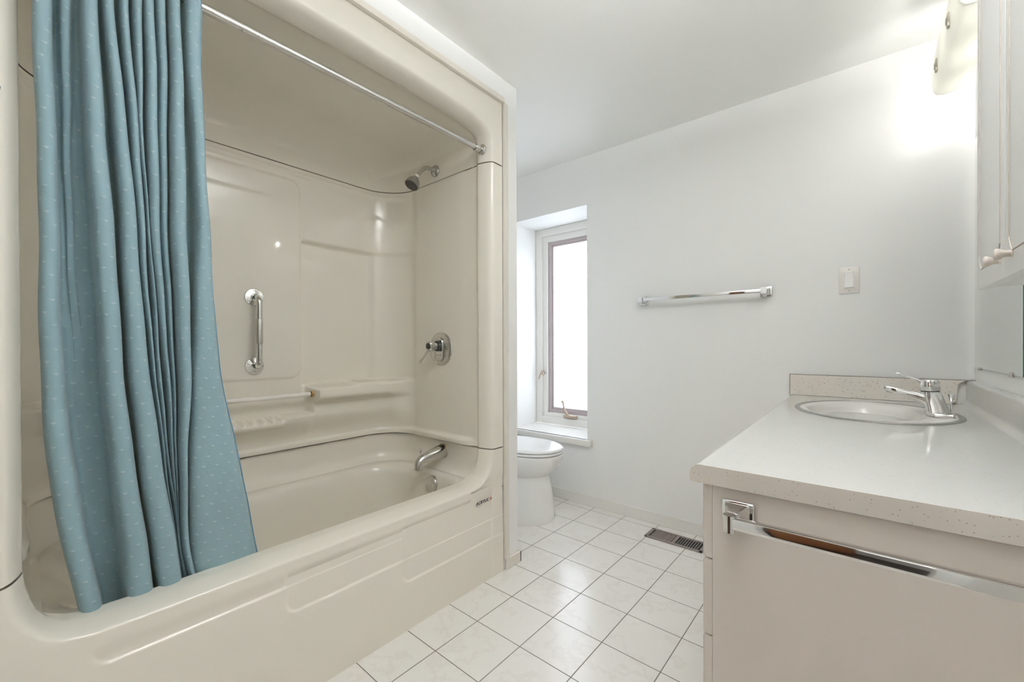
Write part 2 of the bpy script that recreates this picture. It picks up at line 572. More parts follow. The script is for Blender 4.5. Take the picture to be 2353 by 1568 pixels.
bm = B(); quarter_round(bm, (XT + 0.001, -0.10, 2.203), (XT + 0.001, 1.482, 2.203), (1, 0, 0), (0, 0, 1), 0.016); structure('trim_1', bm, M['trim_cream'], smooth=True)
bm = B(); quarter_round(bm, (XT + 0.001, 1.483, 0.053), (XT + 0.001, 1.483, 2.203), (1, 0, 0), (0, 1, 0), 0.016); structure('trim_2', bm, M['trim_cream'], smooth=True)

# ------------------------------------------------------------------ window
win = bpy.data.objects.new('window_1', None); COL.objects.link(win)
win.location = (-1.724, 2.745, 0.437); win['kind'] = 'structure'; ORG[win] = Vector(win.location)


def ring_frame(bm, x0, x1, z0, z1, w, y0, y1, bevel=0.003):
    box(bm, x0, x0 + w, y0, y1, z0, z1, bevel)
    box(bm, x1 - w, x1, y0, y1, z0, z1, bevel)
    box(bm, x0 + w * 0.9, x1 - w * 0.9, y0, y1, z1 - w, z1, bevel)
    box(bm, x0 + w * 0.9, x1 - w * 0.9, y0, y1, z0, z0 + w, bevel)


bm = B(); ring_frame(bm, WX0 + 0.001, WX1 - 0.001, WZ0 + 0.001, WZ1 - 0.001, 0.058, 2.742, 2.80); finish('window_frame', bm, M['trim'], win)
bm = B(); ring_frame(bm, WX0 + 0.055, WX1 - 0.055, WZ0 + 0.042, WZ1 - 0.058, 0.048, 2.757, 2.80); finish('inner_frame', bm, M['trim'], win)
sx0, sx1, sz0, sz1 = WX0 + 0.100, WX1 - 0.100, WZ0 + 0.086, WZ1 - 0.100
bm = B(); ring_frame(bm, sx0, sx1, sz0, sz1, 0.030, 2.772, 2.80, 0.002); ring_frame(bm, sx0 + 0.026, sx1 - 0.026, sz0 + 0.026, sz1 - 0.026, 0.020, 2.782, 2.80, 0.002)
finish('sash', bm, M['sash'], win)
bm = B(); box(bm, sx0 + 0.035, sx1 - 0.035, 2.790, 2.794, sz0 + 0.035, sz1 - 0.035); finish('pane', bm, M['frosted'], win, smooth=False)
# tan crank at the bottom, latch at the left
cx, cz = -1.765, WZ0 + 0.066
bm = B()
box(bm, cx - 0.005, cx + 0.105, 2.722, 2.760, cz, cz + 0.022, 0.004)
tube(bm, arc_pts([(cx + 0.02, 2.735, cz + 0.02), (cx + 0.012, 2.722, cz + 0.05), (cx + 0.004, 2.715, cz + 0.125), (cx - 0.004, 2.705, cz + 0.14)], 0.015), [0.011] * 4 + [0.007] * 40, 10) if False else None
tube(bm, [(cx + 0.03, 2.738, cz + 0.018), (cx + 0.02, 2.728, cz + 0.035), (cx + 0.004, 2.722, cz + 0.06), (cx, 2.718, cz + 0.10), (cx - 0.002, 2.716, cz + 0.125)], [0.013, 0.012, 0.009, 0.006, 0.006], 10)
lathe(bm, (cx - 0.002, 2.716, cz + 0.125), (-0.2, -0.9, 0.3), [(0.004, -0.006), (0.009, 0.0), (0.009, 0.012), (0.004, 0.018)], 12)
finish('crank', bm, M['bronze'], win)
bm = B()
box(bm, WX0 + 0.060, WX0 + 0.078, 2.728, 2.757, 0.83, 0.85, 0.003)
tube(bm, [(WX0 + 0.070, 2.73, 0.865), (WX0 + 0.068, 2.722, 0.845), (WX0 + 0.060, 2.712, 0.82), (WX0 + 0.052, 2.708, 0.795)], [0.004, 0.007, 0.006, 0.005], 8)
finish('latch', bm, M['bronze'], win)
bm = B(); box(bm, WX0 + 0.001, WX1 - 0.001, 2.43, 2.742, WZ0 - 0.042, WZ0, 0.0)
box(bm, XL + 0.01, WX1 + 0.043, 2.415, YF - 0.0005, WZ0 - 0.042, WZ0, 0.004)
finish('sill', bm, M['trim'], win)

# ------------------------------------------------------------------ shower and tub unit
XB, YL, YE = -2.05, -0.0025, 1.400       # back wall, left end wall, right end wall
RC = 0.19                              # plan radius of the back corners
XJ = -1.385                            # where the rolled front edge meets the end walls
Z1, Z2 = 0.585, 1.911                  # seams between tub, wall panel and dome
unit = thing('tub_shower_unit', (-1.67, 0.70, 0), 'almond acrylic bathtub with moulded shower surround and arched top', 'bathtub')


def upath(n_end=26, n_arc=18, n_back=190):
    """(position, inward normal, side, effective y) along left end, back, right end"""
    out = []
    for k in range(n_end):
        x = XJ + (XB + RC - XJ) * k / n_end
        out.append((Vector((x, YL, 0)), Vector((0, 1, 0)), 'L', x))
    for k in range(n_arc):
        a = k / n_arc * pi / 2
        n = Vector((sin(a), cos(a), 0))
        out.append((Vector((XB + RC, YL + RC, 0)) - n * RC, n, 'A', YL + RC * (k / n_arc)))
    for k in range(n_back):
        y = YL + RC + (YE - YL - 2 * RC) * k / n_back
        out.append((Vector((XB, y, 0)), Vector((1, 0, 0)), 'B', y))
    for k in range(n_arc):
        a = k / n_arc * pi / 2
        n = Vector((cos(a), -sin(a), 0))
        out.append((Vector((XB + RC, YE - RC, 0)) - n * RC, n, 'A', YE - RC + RC * (k / n_arc)))
    for k in range(n_end + 1):
        x = XB + RC + (XJ - XB - RC) * k / n_end
        out.append((Vector((x, YE, 0)), Vector((0, -1, 0)), 'R', x))
    return out


def rr_sdf(y, z, y0, y1, z0, z1, r):
    cy, cz = (y0 + y1) / 2, (z0 + z1) / 2
    qy, qz = abs(y - cy) - (y1 - y0) / 2 + r, abs(z - cz) - (z1 - z0) / 2 + r
    return sqrt(max(qy, 0) ** 2 + max(qz, 0) ** 2) + min(max(qy, qz), 0) - r


def wall_relief(side, s, z):
    lip = 0.020 * (1 - ss(0.606, 0.628, z)) if side != 'J' else 0.0
    if side in ('L', 'R'):
        d = lip * 0.9 * (1 - ss(-1.455, -1.395, s))
        # shallow moulded field on the end walls
        d += 0.004 * (ss(-1.862, -1.852, s) * (1 - ss(-1.480, -1.470, s)))
        return d
    y = s
    yc = y if y > 0.70 else 1.40 + YL - y            # the left corner repeats the right one
    fade = 1 - ss(YE - 0.085, YE - 0.005, yc)
    front = 0.014 + 0.052 * ss(0.625, 0.735, z)
    zt = 0.745
    rid = ss(0.555, 0.575, y) * (1 - ss(0.765, 0.785, y))
    zt += rid * (-0.010 + 0.007 * sin((y - 0.57) / 0.038 * 2 * pi))
    d_low = front * (1 - ss(zt - 0.006, zt + 0.006, z))
    lipf = 0.012 * rid * ss(0.69, 0.71, z) * (1 - ss(0.715, 0.738, z))
    d_low += lipf
    my = ss(0.890, 0.914, yc)
    top = 0.868 + 0.012 * ss(1.10, 1.13, yc)
    d_blk = (front * 0.85 + (0.112 - front * 0.85) * ss(0.786, 0.826, z)) * (1 - ss(top - 0.010, top + 0.012, z))
    d = (d_low * (1 - my) + d_blk * my) * fade
    d = max(d, lip)
    # recessed niche over the corner shelf, and the hollow corner beside it
    top_n = 1 - ss(1.556, 1.580, z)
    low_n = ss(0.872, 0.885, z)
    m = ss(0.880, 0.893, yc) * (1 - ss(1.232, 1.244, yc)) * top_n * low_n
    d -= 0.026 * m
    m2 = ss(1.232, 1.244, yc) * (1 - ss(YE - 0.02, YE - 0.002, yc)) * top_n * low_n
    d -= 0.010 * m2
    # big raised field left of the niche
    sd = rr_sdf(y, z, 0.16, 0.874, 0.915, 1.845, 0.05)
    d += 0.008 * (1 - ss(-0.007, 0.003, sd))
    # soft ledge under the top seam
    d += 0.008 * ss(1.862, 1.874, z) * (1 - ss(1.880, 1.897, z)) * (1 - ss(YE - 0.12, YE - 0.01, yc))
    return d


UP = upath()
zs = [Z1 + 0.0015, Z1 + 0.003] + lin(Z1 + 0.006, Z2 - 0.006, 262) + [Z2 - 0.003, Z2 - 0.0015]
rows = []
for z in zs:
    e = -0.006 if (z < Z1 + 0.002 or z > Z2 - 0.002) else (-0.001 if (z < Z1 + 0.004 or z > Z2 - 0.004) else 0.0)
    rows.append([p + n * (wall_relief(sd, s, z) + e) + Vector((0, 0, z)) for p, n, sd, s in UP])

# opening contour on the front face: right seam, arch, left seam; and the tub part below
ARCH = [(1.423, Z2), (1.424, 1.96), (1.423, 2.005), (1.414, 2.037), (1.396, 2.058), (1.364, 2.074), (1.32, 2.082), (1.266, 2.089), (1.147, 2.098), (1.0, 2.104), (0.873, 2.108), (0.69875, 2.110)]
ARCH = ARCH + [(1.3975 - y, z) for y, z in reversed(ARCH[:-1])]
LOWR = [(0.69875, 0.424), (0.95, 0.424), (1.18, 0.424), (1.29, 0.426), (1.335, 0.436), (1.368, 0.455), (1.393, 0.482), (1.410, 0.512), (1.419, 0.545), (1.423, Z1)]
LOWC = [(1.3975 - y, z) for y, z in reversed(LOWR)][:-1] + LOWR      # left seam, down, along the rim, up to the right seam


def resample(P, step):
    out = []
    P = [Vector((a, b)) for a, b in P]
    for i in range(len(P) - 1):
        n = max(1, int((P[i + 1] - P[i]).length / step))
        for k in range(n): out.append(P[i].lerp(P[i + 1], k / n))
    out.append(P[-1])
    for _ in range(3):
        out = [out[0]] + [(out[i - 1] + out[i] * 2 + out[i + 1]) / 4 for i in range(1, len(out) - 1)] + [out[-1]]
    return out


ROLL_P = [(-1.300, 0.0), (-1.3010, 0.0040), (-1.3045, 0.0095), (-1.3110, 0.0150), (-1.3220, 0.0205), (-1.3360, 0.0255), (-1.3500, 0.0295), (-1.3620, 0.0320), (-1.3700, 0.0330), (-1.3755, 0.0318), (-1.3815, 0.0270), (-1.3900, 0.0200), (-1.4020, 0.0140)]


def inward(P, i, sign):
    a = P[max(i - 1, 0)]; b = P[min(i + 1, len(P) - 1)]
    t = (b - a).normalized()
    return Vector((-t.y, t.x)) * sign


def roll_rows(P, sign, prof=ROLL_P, lipz=None):
    rws = []
    for x, o in prof:
        r = []
        for i, p in enumerate(P):
            if p.y > 0.7: k = 1.0; oo = o
            else:
                k = ss(0.428, 0.53, p.y)
                low = min(o * 0.54, 0.0172) if x > -1.371 else 0.0172
                oo = low + (o - low) * k
            q = p + inward(P, i, sign) * oo
            r.append(Vector((x, q.x, q.y)))
        rws.append(r)
    return rws


YO0, YO1, ZTOP = -0.085, 1.480, 2.204       # outer edge of the front flange

# --- wall panel: surround plus both jambs
bm = B()
grid(bm, rows)
for ysign, yo in ((1, YO1), (-1, YO0)):
    rr = []
    for z in [Z1 + 0.0015, Z1 + 0.004] + lin(Z1 + 0.012, Z2 - 0.012, 30) + [Z2 - 0.004, Z2 - 0.0015]:
        e = 0.004 if (z < Z1 + 0.002 or z > Z2 - 0.002) else 0.0
        y0 = 1.423 if ysign > 0 else -0.0255
        rr.append([Vector((XT - e, yo, z))] + [Vector((x - (e if o < 0.008 else 0), y0 - ysign * (o - e), z)) for x, o in ROLL_P] + [Vector((-1.404, (YE if ysign > 0 else YL) + ysign * 0.004, z))])
    grid(bm, rr, flip=(ysign > 0))
fix_normals(bm)
surround = finish('surround_wall', bm, M['acrylic'], unit, angle=radians(50))

# --- dome
bm = B()
AP = resample(ARCH, 0.012)
rws = roll_rows(AP, 1)
for r in rws:
    for v in (r[0], r[-1]): v.z = Z2 + 0.0015
inner = rws[-1]
depths = [0.02, 0.12, 0.25, 0.38, 0.476]
RX = RC
secs = [(x, 0.0, 0.0) for x in (XJ - 0.04, XJ - 0.12, XJ - 0.25, XJ - 0.38)]
for k in range(11):
    a = k / 10 * pi / 2
    secs.append((XB + RX - RX * sin(a), RC * (1 - cos(a)), 0.115 * (1 - cos(a))))
ztop = max(v.z for v in inner)
ymid = (YE + YL) / 2
half = (YE - YL) / 2
for x, ey, ez in secs:
    r = []
    for v in inner:
        yy = min(max(v.y, YL), YE)
        fy = ymid + (yy - ymid) * (1 - ey / half)
        fz = v.z - (v.z - Z2) / (ztop - Z2) * ez
        r.append(Vector((x, fy, fz)))
    rws.append(r)
last = rws[-1]
n = len(last)
# front flange of the dome, from the outer rectangle to the contour
outer = []
for p in AP:
    t = p
    if t.x > 1.36: outer.append(Vector((XT, YO1, t.y if t.x > 1.419 else Z2 + (ZTOP - Z2) * min(1, (t.y - Z2) / (2.066 - Z2)))))
    elif t.x < 0.0375: outer.append(Vector((XT, YO0, t.y if t.x < -0.0215 else Z2 + (ZTOP - Z2) * min(1, (t.y - Z2) / (2.066 - Z2)))))
    else: outer.append(Vector((XT, YO0 + (YO1 - YO0) * (t.x - 0.0375) / (1.36 - 0.0375), ZTOP)))
outer[0].z = outer[-1].z = Z2 + 0.0015
vr = grid(bm, [outer] + rws)
lv = vr[-1]
for k in range(n // 2):
    j = n - 1 - k
    if k + 1 < j - 1 or k + 1 == j - 1:
        bm.faces.new((lv[k], lv[k + 1], lv[j - 1], lv[j])) if k + 1 != j - 1 else bm.faces.new((lv[k], lv[k + 1], lv[j]))
bmesh.ops.remove_doubles(bm, verts=bm.verts[:], dist=0.0002)
fix_normals(bm)
finish('arched_top', bm, M['acrylic'], unit, angle=radians(50))

# --- tub: apron, rolled rim, deck and well
bm = B()
LP = resample(LOWC, 0.005)
rl = roll_rows(LP, 1)
for r in rl:
    for v in (r[0], r[-1]): v.z = Z1 - 0.0015


def apron_x(y, z):
    """stepped relief of the front apron"""
    h = 0.0
    w = 0.0036
    def step(y0, z0, r=0.035):
        # region right of y0 and above z0, lower left corner rounded
        qy, qz = y0 + r - y, z0 + r - z
        sdv = (sqrt(qy * qy + qz * qz) - r) if (qy > 0 and qz > 0) else max(qy, qz) - r
        return 1 - ss(-w, w, sdv)
    h -= 0.0055 * step(0.105, 0.352)
    h -= 0.0055 * step(0.512, 0.268)
    h -= 0.0055 * step(0.920, 0.180)
    lab = rr_sdf(y, z, 1.284, 1.50, 0.351, 0.60, 0.008)
    h += 0.004 * (1 - ss(-0.003, 0.003, lab))
    edge = rr_sdf(y, z, 1.404, 1.60, -0.3, 0.60, 0.008)
    h = h + (0.0035 + 0.0 - h) * (1 - ss(-0.003, 0.003, edge)) * 0.55
    return h


def face_x(y, z): return XT + apron_x(y, z) * (1 - ss(0.360, 0.3995, z)) if z < 0.45 and y < 1.27 else XT + (apron_x(y, z) * (1 - ss(0.44, 0.47, z)) if z < 0.5 else 0)


ys = lin(YO0, YO1, 500)
zz = lin(0.0, 0.40, 190)
# ring of flange between the apron grid (z=0.40) and the contour
outl = []
for p in LP:
    y, z = p.x, p.y
    if z <= 0.4262 or (0.2 < y < 1.2): outl.append(Vector((0, y, 0.40)))
    elif y > 0.7:
        k = (z - 0.4262) / (Z1 - 0.4262)
        k2 = min(1, k / 0.22)
        outl.append(Vector((0, 1.29 + (YO1 - 1.29) * k2, 0.40 if k <= 0.22 else 0.40 + (Z1 - 0.40) * (k - 0.22) / 0.78)))
    else:
        k = (z - 0.4262) / (Z1 - 0.4262)
        k2 = min(1, k / 0.22)
        outl.append(Vector((0, 0.1075 + (YO0 - 0.1075) * k2, 0.40 if k <= 0.22 else 0.40 + (Z1 - 0.40) * (k - 0.22) / 0.78)))
outl[0].z = outl[-1].z = Z1 - 0.0015
flange = []
for t in lin(0, 1, 7)[:-1]:
    flange.append([Vector((face_x(o.y + (p.x - o.y) * t, o.z + (p.y - o.z) * t), o.y + (p.x - o.y) * t, min(o.z + (p.y - o.z) * t, Z1 - 0.0015))) for o, p in zip(outl, LP)])
box(bm, XT - 0.019, XT - 0.0075, YO0 + 0.004, YO1 - 0.004, 0.0, 0.415)
grid(bm, flange + rl)
# upstand below the seam, coved into the deck
def upstand(d, z): return [p + nn * d + Vector((0, 0, z)) for p, nn, _, _ in UP2]


UP2 = upath(16, 14, 60)
ups = [upstand(d, z) for d, z in ((-0.005, Z1 - 0.0015), (0.002, Z1 - 0.005), (0.003, 0.56), (0.004, 0.52), (0.007, 0.49), (0.014, 0.468), (0.026, 0.452), (0.04, 0.4415))]
grid(bm, ups)
# deck ring to the well: same count of points round the outside and round the well


def perim(x0, x1, y0, y1, rb, rf, z, nb=60, ne=20, na=18, nf=60):
    """left front -> left end -> back -> right end -> front, rounded rectangle (rb back corners, rf front corners)"""
    out = []
    def arc(cx, cy, r, a0, a1):
        for k in range(na): out.append(Vector((cx + r * cos(a0 + (a1 - a0) * k / na), cy + r * sin(a0 + (a1 - a0) * k / na), z)))
    def seg(a, b, nn):
        for k in range(nn): out.append(Vector((a[0] + (b[0] - a[0]) * k / nn, a[1] + (b[1] - a[1]) * k / nn, z)))
    seg((x1 - rf, y0), (x0 + rb, y0), ne)
    arc(x0 + rb, y0 + rb, rb, -pi / 2, -pi)
    seg((x0, y0 + rb), (x0, y1 - rb), nb)
    arc(x0 + rb, y1 - rb, rb, pi, pi / 2)
    seg((x0 + rb, y1), (x1 - rf, y1), ne)
    arc(x1 - rf, y1 - rf, rf, pi / 2, 0)
    seg((x1, y1 - rf), (x1, y0 + rf), nf)
    arc(x1 - rf, y0 + rf, rf, 0, -pi / 2)
    return out


XF = -1.372
ringsw = [perim(XB + 0.038, XF + 0.004, YL + 0.038 - 0.03, YE - 0.03, 0.16, 0.012, 0.4410),
          perim(XB + 0.060, XF, YL + 0.030, YE - 0.038, 0.215, 0.16, 0.4400),
          perim(XB + 0.068, XF - 0.006, YL + 0.034, YE - 0.046, 0.225, 0.19, 0.4375),
          perim(XB + 0.076, XF - 0.016, YL + 0.040, YE - 0.054, 0.225, 0.20, 0.431),
          perim(XB + 0.083, XF - 0.026, YL + 0.060, YE - 0.061, 0.225, 0.20, 0.420),
          perim(XB + 0.092, XF - 0.036, YL + 0.085, YE - 0.068, 0.22, 0.20, 0.390),
          perim(XB + 0.105, XF - 0.052, YL + 0.14, YE - 0.078, 0.215, 0.20, 0.32),
          perim(XB + 0.122, XF - 0.072, YL + 0.21, YE - 0.092, 0.21, 0.19, 0.22),
          perim(XB + 0.138, XF - 0.090, YL + 0.27, YE - 0.108, 0.20, 0.18, 0.15),
          perim(XB + 0.160, XF - 0.110, YL + 0.31, YE - 0.13, 0.19, 0.17, 0.11),
          perim(XB + 0.200, XF - 0.150, YL + 0.36, YE - 0.17, 0.16, 0.14, 0.092),
          perim(XB + 0.260, XF - 0.210, YL + 0.44, YE - 0.25, 0.10, 0.08, 0.088)]
vr = grid(bm, ringsw, close_u=True)
cap(bm, vr[-1])
bmesh.ops.remove_doubles(bm, verts=bm.verts[:], dist=0.0002)
grid(bm, [[Vector((face_x(y, z), y, z)) for y in ys] for z in zz], flip=True)
tub = finish('bathtub', bm, M['acrylic'], unit, angle=radians(55))

# dark joints behind the two seams
for zz_ in (Z1, Z2):
    bm = B()
    pts = [p - nn * 0.0045 + Vector((0, 0, zz_)) for p, nn, _, _ in UP2]
    grid(bm, [[p + Vector((0, 0, -0.004)) for p in pts], [p + Vector((0, 0, 0.004)) for p in pts]])
    for ysign, yo, y0 in ((1, YO1, 1.423), (-1, YO0, -0.0255)):
        jp = [Vector((XT - 0.0035, yo - ysign * 0.004, zz_))] + [Vector((x - 0.003, y0 - ysign * (o - 0.0035), zz_)) for x, o in ROLL_P]
        grid(bm, [[p + Vector((0, 0, -0.004)) for p in jp], [p + Vector((0, 0, 0.004)) for p in jp]])
    bmesh.ops.remove_doubles(bm, verts=bm.verts[:], dist=0.03) if False else None
    finish('seam_joint', bm, M['groove'], unit)

# white rod over the soap tray, with its tan sockets
bm = B(); tube(bm, [(XB + 0.064, 0.30, 0.839), (XB + 0.064, 0.889, 0.839)], 0.010, 14); rod_ = finish('washcloth_rod', bm, M['white_acrylic_rod'], unit)
bm = B(); lathe(bm, (XB + 0.064, 0.897, 0.839), (0, -1, 0), [(0.0145, -0.012), (0.0145, 0.003), (0.0108, 0.003), (0.0108, -0.002)], 20); finish('rod_socket', bm, M['rust'], rod_)

# overflow plate on the end of the well
bm = B(); ox, oy, oz = -1.640, YE - 0.068, 0.374
lathe(bm, (ox, oy + 0.004, oz), (0, -1, 0.12), [(0.044, -0.006), (0.044, 0.010), (0.041, 0.016), (0.032, 0.018), (0.002, 0.019)], 36)
ov = finish('overflow_plate', bm, M['chrome_worn'], unit)
for dx in (-0.021, 0.021):
    bm = B(); lathe(bm, (ox + dx, oy - 0.014, oz + 0.002), (0, -1, 0.12), [(0.006, -0.002), (0.006, 0.0018), (0.004, 0.003), (0.001, 0.0022)], 12); finish('screw', bm, M['chrome'], ov)


def lettering(name, body, y, z, size, mat, parent, x, shear=0.35):
    cu = bpy.data.curves.new('lettering', 'FONT')
    cu.body = body; cu.size = size; cu.shear = shear; cu.extrude = 0.0006; cu.space_character = 1.12; cu.offset = 0.0004
    to = bpy.data.objects.new('lettering', cu); COL.objects.link(to)
    bpy.context.view_layer.update()
    me = bpy.data.meshes.new_from_object(to.evaluated_get(bpy.context.evaluated_depsgraph_get()))
    bpy.data.objects.remove(to, do_unlink=True)
    bmx = B(); bmx.from_mesh(me)
    wid = max(v.co.x for v in bmx.verts)
    for v in bmx.verts:
        a, b_, c_ = v.co
        v.co = Vector((x + c_, y + a, z + b_))
    o = finish(name, bmx, mat, parent, smooth=False)
    return o, wid


lt, wid = lettering('brand_lettering', 'ACRYLIC', 1.297, 0.361, 0.0185, M['ink_black'], unit, XT + 0.0022)
lt['label'] = 'slanted black lettering ACRYLICA'
lettering('last_letter', 'A', 1.297 + wid + 0.0025, 0.361, 0.0185, M['ink_red'], lt, XT + 0.0022)[0]['label'] = 'red last letter A'

# ------------------------------------------------------------------ shower rod
rod = thing('shower_curtain_rod', (-1.352, 0.70, 1.972), 'chrome shower curtain rod across the tub opening, rust specked underneath', 'curtain rod')
bm = B(); tube(bm, [(-1.352, 0.03, 1.972), (-1.352, 1.35, 1.972)], 0.0125, 24)


def rod_material():
    t = NT('rust_specked_rod_chrome')
    tc = t.n('ShaderNodeTexCoord').outputs['Object']
    nz = t.n('ShaderNodeTexNoise', inp={'Vector': tc, 'Scale': 90.0, 'Detail': 3.0})
    sp = t.n('ShaderNodeMapRange', inp={'Value': nz.outputs['Fac'], 'From Min': 0.70, 'From Max': 0.74})
    t.set(base=t.mix(sp.outputs[0], (0.62, 0.61, 0.58, 1), srgb(120, 80, 52)), rough=0.2, metal=t.math('SUBTRACT', 1.0, sp.outputs[0]))
    return t.m


finish('tube', bm, rod_material(), rod)
for s, y in ((1, 1.399), (-1, 0.008)):
    bm = B(); lathe(bm, (-1.352, y, 1.972), (0, -s, 0), [(0.026, 0.0), (0.026, 0.004), (0.021, 0.008), (0.016, 0.010), (0.0155, 0.014), (0.017, 0.016), (0.017, 0.046), (0.0155, 0.048)], 28)
    finish('end_flange', bm, M['chrome_worn'], rod)

# ------------------------------------------------------------------ shower curtain
CR = [  # height, plane, visible front of each fold as (left, right)
 (1.871,-1.341,[(0.0272,0.0557),(0.0686,0.0870),(0.0992,0.1242),(0.1350,0.1533),(0.1630,0.1791),(0.1845,0.2020),(0.2068,0.2264),(0.2306,0.2493),(0.2544,0.2764),(0.2863,0.3188)]),
 (1.465,-1.363,[(0.0317,0.0609),(0.0720,0.0848),(0.1111,0.1459),(0.1579,0.1851),(0.1875,0.2036),(0.2052,0.2126),(0.2150,0.2361),(0.2395,0.2560),(0.2604,0.2920),(0.3089,0.3359)]),
 (1.010,-1.387,[(0.0368,0.0715),(0.0935,0.1076),(0.1338,0.1721),(0.1801,0.2195),(0.2246,0.2332),(0.2366,0.2453),(0.2489,0.2595),(0.2631,0.2722),(0.2767,0.3038),(0.3096,0.3726)]),
 (0.744,-1.401,[(0.0475,0.0902),(0.1109,0.1255),(0.1512,0.1950),(0.2008,0.2462),(0.2507,0.2569),(0.2596,0.2651),(0.2678,0.2733),(0.2761,0.2816),(0.2854,0.3014),(0.3043,0.4179)]),
 (0.529,-1.413,[(0.0785,0.1187),(0.1351,0.1482),(0.1686,0.2181),(0.2276,0.2770),(0.2798,0.2817),(0.2826,0.2845),(0.2854,0.2864),(0.2873,0.2883),(0.2902,0.3064),(0.3093,0.4577)]),
 (0.390,-1.421,[(0.1020,0.1420),(0.1500,0.1620),(0.1810,0.2340),(0.2460,0.2960),(0.2985,0.3000),(0.3010,0.3025),(0.3034,0.3044),(0.3052,0.3062),(0.3080,0.3240),(0.3270,0.4850)]),
]
# how far each fold stands forward, top to bottom (metres)
FR = {0: [0.030, 0.032, 0.034, 0.036, 0.036, 0.036], 1: [0.002, -0.034, -0.055, -0.0555, -0.0535, -0.0535], 2: [0.028, 0.030, 0.034, 0.034, 0.034, 0.034],
      3: [0.026, 0.028, 0.032, 0.034, 0.034, 0.034], 4: [0.022, 0.018, 0.000, -0.010, -0.012, -0.012], 5: [0.022, 0.012, 0.000, -0.008, -0.010, -0.010],
      6: [0.024, 0.022, 0.004, -0.004, -0.008, -0.008], 7: [0.012, 0.002, -0.006, -0.010, -0.012, -0.012], 8: [0.026, 0.026, 0.024, 0.014, 0.010, 0.010],
      9: [0.030, 0.028, 0.024, 0.022, 0.022, 0.022]}
BACK = [-0.034, -0.048, -0.056, -0.056, -0.054, -0.054]
keys = [1.99 - c[0] for c in CR]           # 0 at the top
random.seed(4)
PH = [random.uniform(0, 6.28) for _ in range(40)]


def curtain_section(z):
    t = 1.99 - z
    x = catmull([(k, c[1]) for k, c in zip(keys, CR)], t)
    bk = catmull(list(zip(keys, BACK)), t)
    pts = []
    nf = 10
    for f in range(nf):
        L = catmull([(k, c[2][f][0]) for k, c in zip(keys, CR)], t)
        R = catmull([(k, c[2][f][1]) for k, c in zip(keys, CR)], t)
        R = max(R, L + 0.0012)
        fr = catmull(list(zip(keys, FR[f])), t)
        wob = 0.0016 * sin(9 * z + PH[f]) + 0.0009 * sin(23 * z + PH[f + 10])
        L += wob; R += wob
        w = R - L
        if f == 0: pts += [(L + 0.010, bk), (L + 0.001, bk * 0.3)]
        q_ = fr - bk
        pts += [(L + 0.00 * w, bk + q_ * 0.66), (L + 0.14 * w, bk + q_ * 0.92), (L + 0.5 * w, fr), (L + 0.86 * w, bk + q_ * 0.91), (L + w, bk + q_ * 0.62)]
        if f < nf - 1:
            L2 = catmull([(k, c[2][f + 1][0]) for k, c in zip(keys, CR)], t) + 0.0016 * sin(9 * z + PH[f + 1]) + 0.0009 * sin(23 * z + PH[f + 11])
            g = max(L2 - R, 0.0015)
            flat = 0.25 * ss(0.12, 0.5, t)
            bb = bk + 0.006 * sin(3 * z + PH[f + 20]) * (0 if f < 2 else 1)
            pts += [(R + 0.10 * g, bb * (0.75 + (flat if f == 1 else 0))), (R + 0.5 * g, bb), (R + 0.9 * g, bb * (0.75 + (flat if f == 0 else 0)))]
    # the last fold hangs as a wide flat panel low down
    return x, pts


def cspline(P, n):
    """open Catmull-Rom through 2-D points, n samples per span"""
    out = []
    m = len(P)
    for i in range(m - 1):
        p0 = P[max(i - 1, 0)]; p1 = P[i]; p2 = P[i + 1]; p3 = P[min(i + 2, m - 1)]
        for k in range(n):
            q = k / n
            out.append(tuple(0.5 * (2 * p1[d] + (p2[d] - p0[d]) * q + (2 * p0[d] - 5 * p1[d] + 4 * p2[d] - p3[d]) * q * q + (3 * p1[d] - p0[d] - 3 * p2[d] + p3[d]) * q ** 3) for d in (0, 1)))
    out.append(P[-1])
    return out


bm = B()
uvl = bm.loops.layers.uv.new('fabric')
crow = []
NZC = 150
ref_u = None
ZT, ZB = 1.99, 0.375
for i in range(NZC):
    z = ZT + (ZB - ZT) * i / (NZC - 1)
    x, P = curtain_section(z)
    Q = cspline(P, 5)
    pinch = ss(1.93, 1.985, z)
    row = []
    nq = len(Q)
    for j, (y, d) in enumerate(Q):
        # small crumples, stronger low down on the wide right panel
        cr = 0.0011 * sin(41 * z + 60 * y) * sin(17 * z - 33 * y + 1.0)
        d2 = d * (1 - 0.35 * pinch) + cr
        if j > nq * 0.93: d2 += 0.004 * sin(16 * z + 3) * ss(1.2, 0.8, z) if False else 0.004 * sin(16 * z + 3) * (1 - ss(0.8, 1.2, z))
        row.append(Vector((x + d2, y, z)))
    crow.append(row)
us = []
for row in crow:
    acc = 0; u1 = [0]
    for a, b in zip(row, row[1:]):
        acc += (b - a).length; u1.append(acc)
    us.append([q - acc + 3.0 for q in u1])
vr = [[bm.verts.new(p) for p in r] for r in crow]
vmap = {}
for i, r in enumerate(vr):
    for j, v in enumerate(r): vmap[v] = (us[i][j], ZT - crow[i][j].z)
for i in range(NZC - 1):
    for j in range(len(vr[0]) - 1):
        f = bm.faces.new((vr[i][j], vr[i + 1][j], vr[i + 1][j + 1], vr[i][j + 1]))
        for lp in f.loops: lp[uvl].uv = vmap[lp.vert]
curtain = thing('shower_curtain', (-1.38, 0.2, 0.375), 'blue shower curtain with small raised dots, bunched at the left of the tub', 'curtain')
cl = finish('curtain_cloth', bm, M['curtain'], curtain, angle=radians(180))
sol = cl.modifiers.new('thickness', 'SOLIDIFY'); sol.thickness = 0.0012
bm = B()
hp = [r[-1] for r in crow]
tube(bm, [p + Vector((0.0, 0.0006, 0)) for p in hp[::3]], 0.0022, 8)
